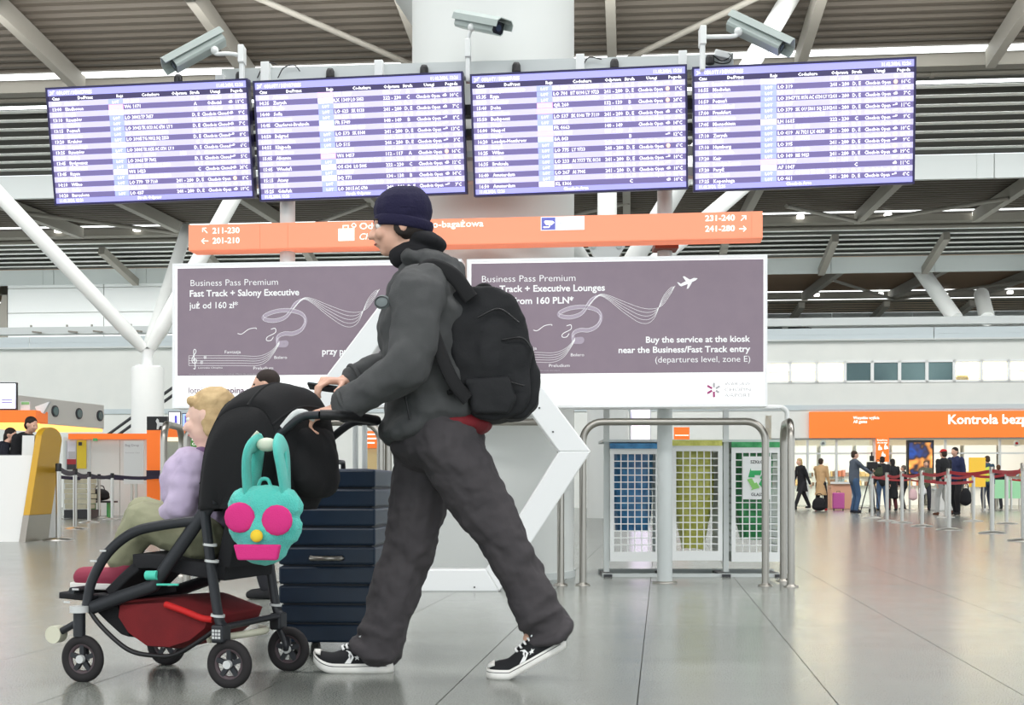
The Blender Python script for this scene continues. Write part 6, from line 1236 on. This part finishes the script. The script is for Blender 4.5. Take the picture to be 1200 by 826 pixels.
# bag-drop block
YB_ = 30.5; o_ = at(122, YB_); t = thing('bag_drop_block', 'white walled bag drop block with orange top edge and posters', 'booth', o_)
pbox('wall_panel', 74, 106, 512, 604, YB_, .2, WALLW, t, o_); pbox('wall_panel', 106.5, 140, 512, 604, YB_, .2, WALLW, t, o_); pbox('wall_panel', 140.5, 172, 512, 604, YB_, .2, WALLW, t, o_)
pbox('orange_edge', 80, 172, 508, 514.5, YB_-.1, 1.2, ORF, t, o_); pbox('door_frame', 104.8, 106.6, 516, 603.5, YB_-.03, .03, STEELW, t, o_); pbox('door_frame', 76, 78, 516, 603.5, YB_-.03, .03, STEELW, t, o_)
q_ = pbox('poster', 78.5, 89, 517, 550, YB_-.04, .02, mat('poster_pale', (222,220,226), .5), t, o_); pbox('poster_band', 78.5, 89, 538, 544, YB_-.05, .01, mat('poster_red', (172,44,50), .5), q_, o_); pbox('poster_band', 78.5, 89, 544, 550, YB_-.05, .01, DARK, q_, o_); pbox('poster_figures', 80, 88, 529, 537, YB_-.05, .01, GRYP, q_, o_)
q_ = pbox('poster', 90, 101, 515.5, 549, YB_-.04, .02, mat('poster_yellow', (228,200,44), .5), t, o_); pbox('poster_text', 92, 96, 518, 522, YB_-.05, .01, DARK, q_, o_)
pbox('exit_sign', 109, 114, 513.5, 516.5, YB_-.12, .03, mat('exit_green', (60,150,90), .4, emis=.3), t, o_)
o_ = at(182, 29.5); t = thing('orange_pillar', 'tall square orange pillar right of the bag drop notice', 'pillar', o_)
pbox('shaft', 172, 192, 504, 605, 29.5, .5, ORF, t, o_); pbox('dark_band', 171.5, 192.5, 551, 561, 29.4, .1, NVY, t, o_)
o_ = at(184, 29.5); o_.z = CH+(HZ-504)/F*29.5; t = thing('animal_picture', 'black panel with a small white animal figure on top of the orange pillar', 'picture', o_); pbox('panel', 172, 196, 488, 504, 29.5, .1, BLACK, t, o_); k_ = 29.5/F
b = MB(); b.prism([((x-184)*k_, (504-y)*k_) for x, y in ((184, 503), (184.6, 497), (183, 493.5), (184.5, 490.5), (186, 492), (186.5, 495), (193, 495.5), (194, 502), (192.8, 502.5), (192, 499), (187.5, 499), (186, 503))], -.04, 0); ob('animal_figure', b, WHITE, t)
o_ = at(156.5, 33); t = thing('bag_drop_notice', 'white bag drop notice board standing on twin steel poles', 'sign', o_); pbox('board', 145, 168, 516.5, 567, 28, .04, WHITE, t, o_)
k_ = 28/F; b = MB(); b.text('Bag Drop', (147-600)*k_-o_.x, CH+(HZ-523)*k_, 2.8*k_, 16*k_, y=28-o_.y-.01, bold=.01); b.text('Economy Class', (147-600)*k_-o_.x, CH+(HZ-531)*k_, 1.3*k_, 17*k_, y=28-o_.y-.01); ob('lettering', b, GRYP, t, kind='stuff')
for x in (153, 158): pbox('pole', x, x+2.4, 566, 606.8, 28.05, .06, STEEL, t, o_)
for i, (a_, c_, m_) in enumerate(((197.5, 211.5, 0), (213.5, 228, 1))):
    o_ = at((a_+c_)/2, 27); o_.z = CH+(HZ-501)/F*27; t = thing('monitor', '%s small counter monitor with %s picture behind the steel hoops' % (('left', 'white and violet') if i == 0 else ('right', 'blue')), 'monitor', o_)
    pbox('casing', a_, c_, 482+i*2, 501, 27, .06, DARK, t, o_); pbox('display', a_+.8, c_-.8, 483+i*2, 500, 26.99, .01, mat('mon_glow%d' % i, [(240,240,252), (150,180,240)][i], .4, emis=.8), t, o_); pbox('picture_mark', a_+7-i*4, a_+10-i*4, 487, 497, 26.98, .01, mat('mon_violet', (88,80,190), .4, emis=.5), t, o_)
o_ = at(235, 27); t = thing('check_in_counter', 'orange and white check-in counter behind the steel hoops and child', 'counter', o_); pbox('orange_top', 193, 320, 501, 512, 27, .6, ORF, t, o_); pbox('lit_front', 193, 320, 512, 517, 27.05, .4, mat('lit_cream', (255,236,206), .5, emis=.5), t, o_); pbox('front_panel', 193, 320, 517, 608, 27.1, .4, mat('sage_panel', (176,180,166), .5), t, o_)
o_ = at(233, 26.5); t = thing('class_sign', 'green sign with white lettering behind the steel hoop rail', 'sign', o_); pbox('panel', 223, 246, 508, 531, 26.5, .03, mat('sign_green', (84,156,66), .5), t, o_); pbox('stand', 233, 235, 531, 608.8, 26.53, .05, STEEL, t, o_); k_ = 26.5/F
b = MB(); b.text('Economy', (225-600)*k_-o_.x, CH+(HZ-516)*k_, 3*k_, 19*k_, y=-.01, bold=.02); b.text('Class', (225-600)*k_-o_.x, CH+(HZ-521.5)*k_, 3*k_, 11*k_, y=-.01, bold=.02); ob('lettering', b, WTXTE, t, kind='stuff')
# goods behind the left barrier: wrapped pallet, bag on a bench, mint litter bin
o_ = at(89, 27.5); t = thing('wrapped_pallet', 'pallet of cream wrapped trays behind the left barrier posts', 'pallet', o_)
for k in range(6): pbox('tray', 75+(k % 2), 103-(k % 3), 561+k*6, 566.3+k*6, 27.5, .6, mat('cream_wrap', (214,208,180), .5, noise=(5, (190,186,160), .7)), t, o_, .01)
pbox('pallet_base', 75, 104, 597.5, 607, 27.4, .8, DARK, t, o_)
o_ = at(116, 28.5); t = thing('bench', 'dark metal bench with green legs in front of the bag drop wall', 'bench', o_); pbox('seat', 103, 130, 587, 589, 28.5, .5, DARK, t, o_)
for x in (106, 125): pbox('leg', x, x+1.5, 589, 606, 28.6, .3, mat('green_leg', (70,170,90), .5), t, o_)
t2 = softbag('black and brown travel bag lying on the dark metal bench', 117, 28.8, CH+(HZ-587)/F*28.8, (34,30,30), (.22, .14, .14))
t = thing('litter_bin', 'rounded mint green bin glimpsed behind the child in the stroller', 'bin', at(186, 20)); b = MB(); b.lathe([(.15, 0), (.17, .3), (.19, .33), (.17, .36), (.05, .38)], n=24); ob('drum', b, mat('mint_plastic', (150,200,176), .5), t); b = MB(); b.lathe([(.175, .28), (.19, .31), (.175, .33)], n=24); ob('rim', b, mat('mint_rim', (120,180,150)), t)
# stair rail climbing behind the left column
for i, (dy, l_) in enumerate(((0, 'upper'), (9, 'lower'))):
    b = MB(); b.tube([P(120, 514+dy, 38), P(215, 445+dy, 38)], .045, 8); o = ob('stair_rail', b, DARK, label='%s dark sloping stair handrail behind the left white column' % l_, cat='rail')
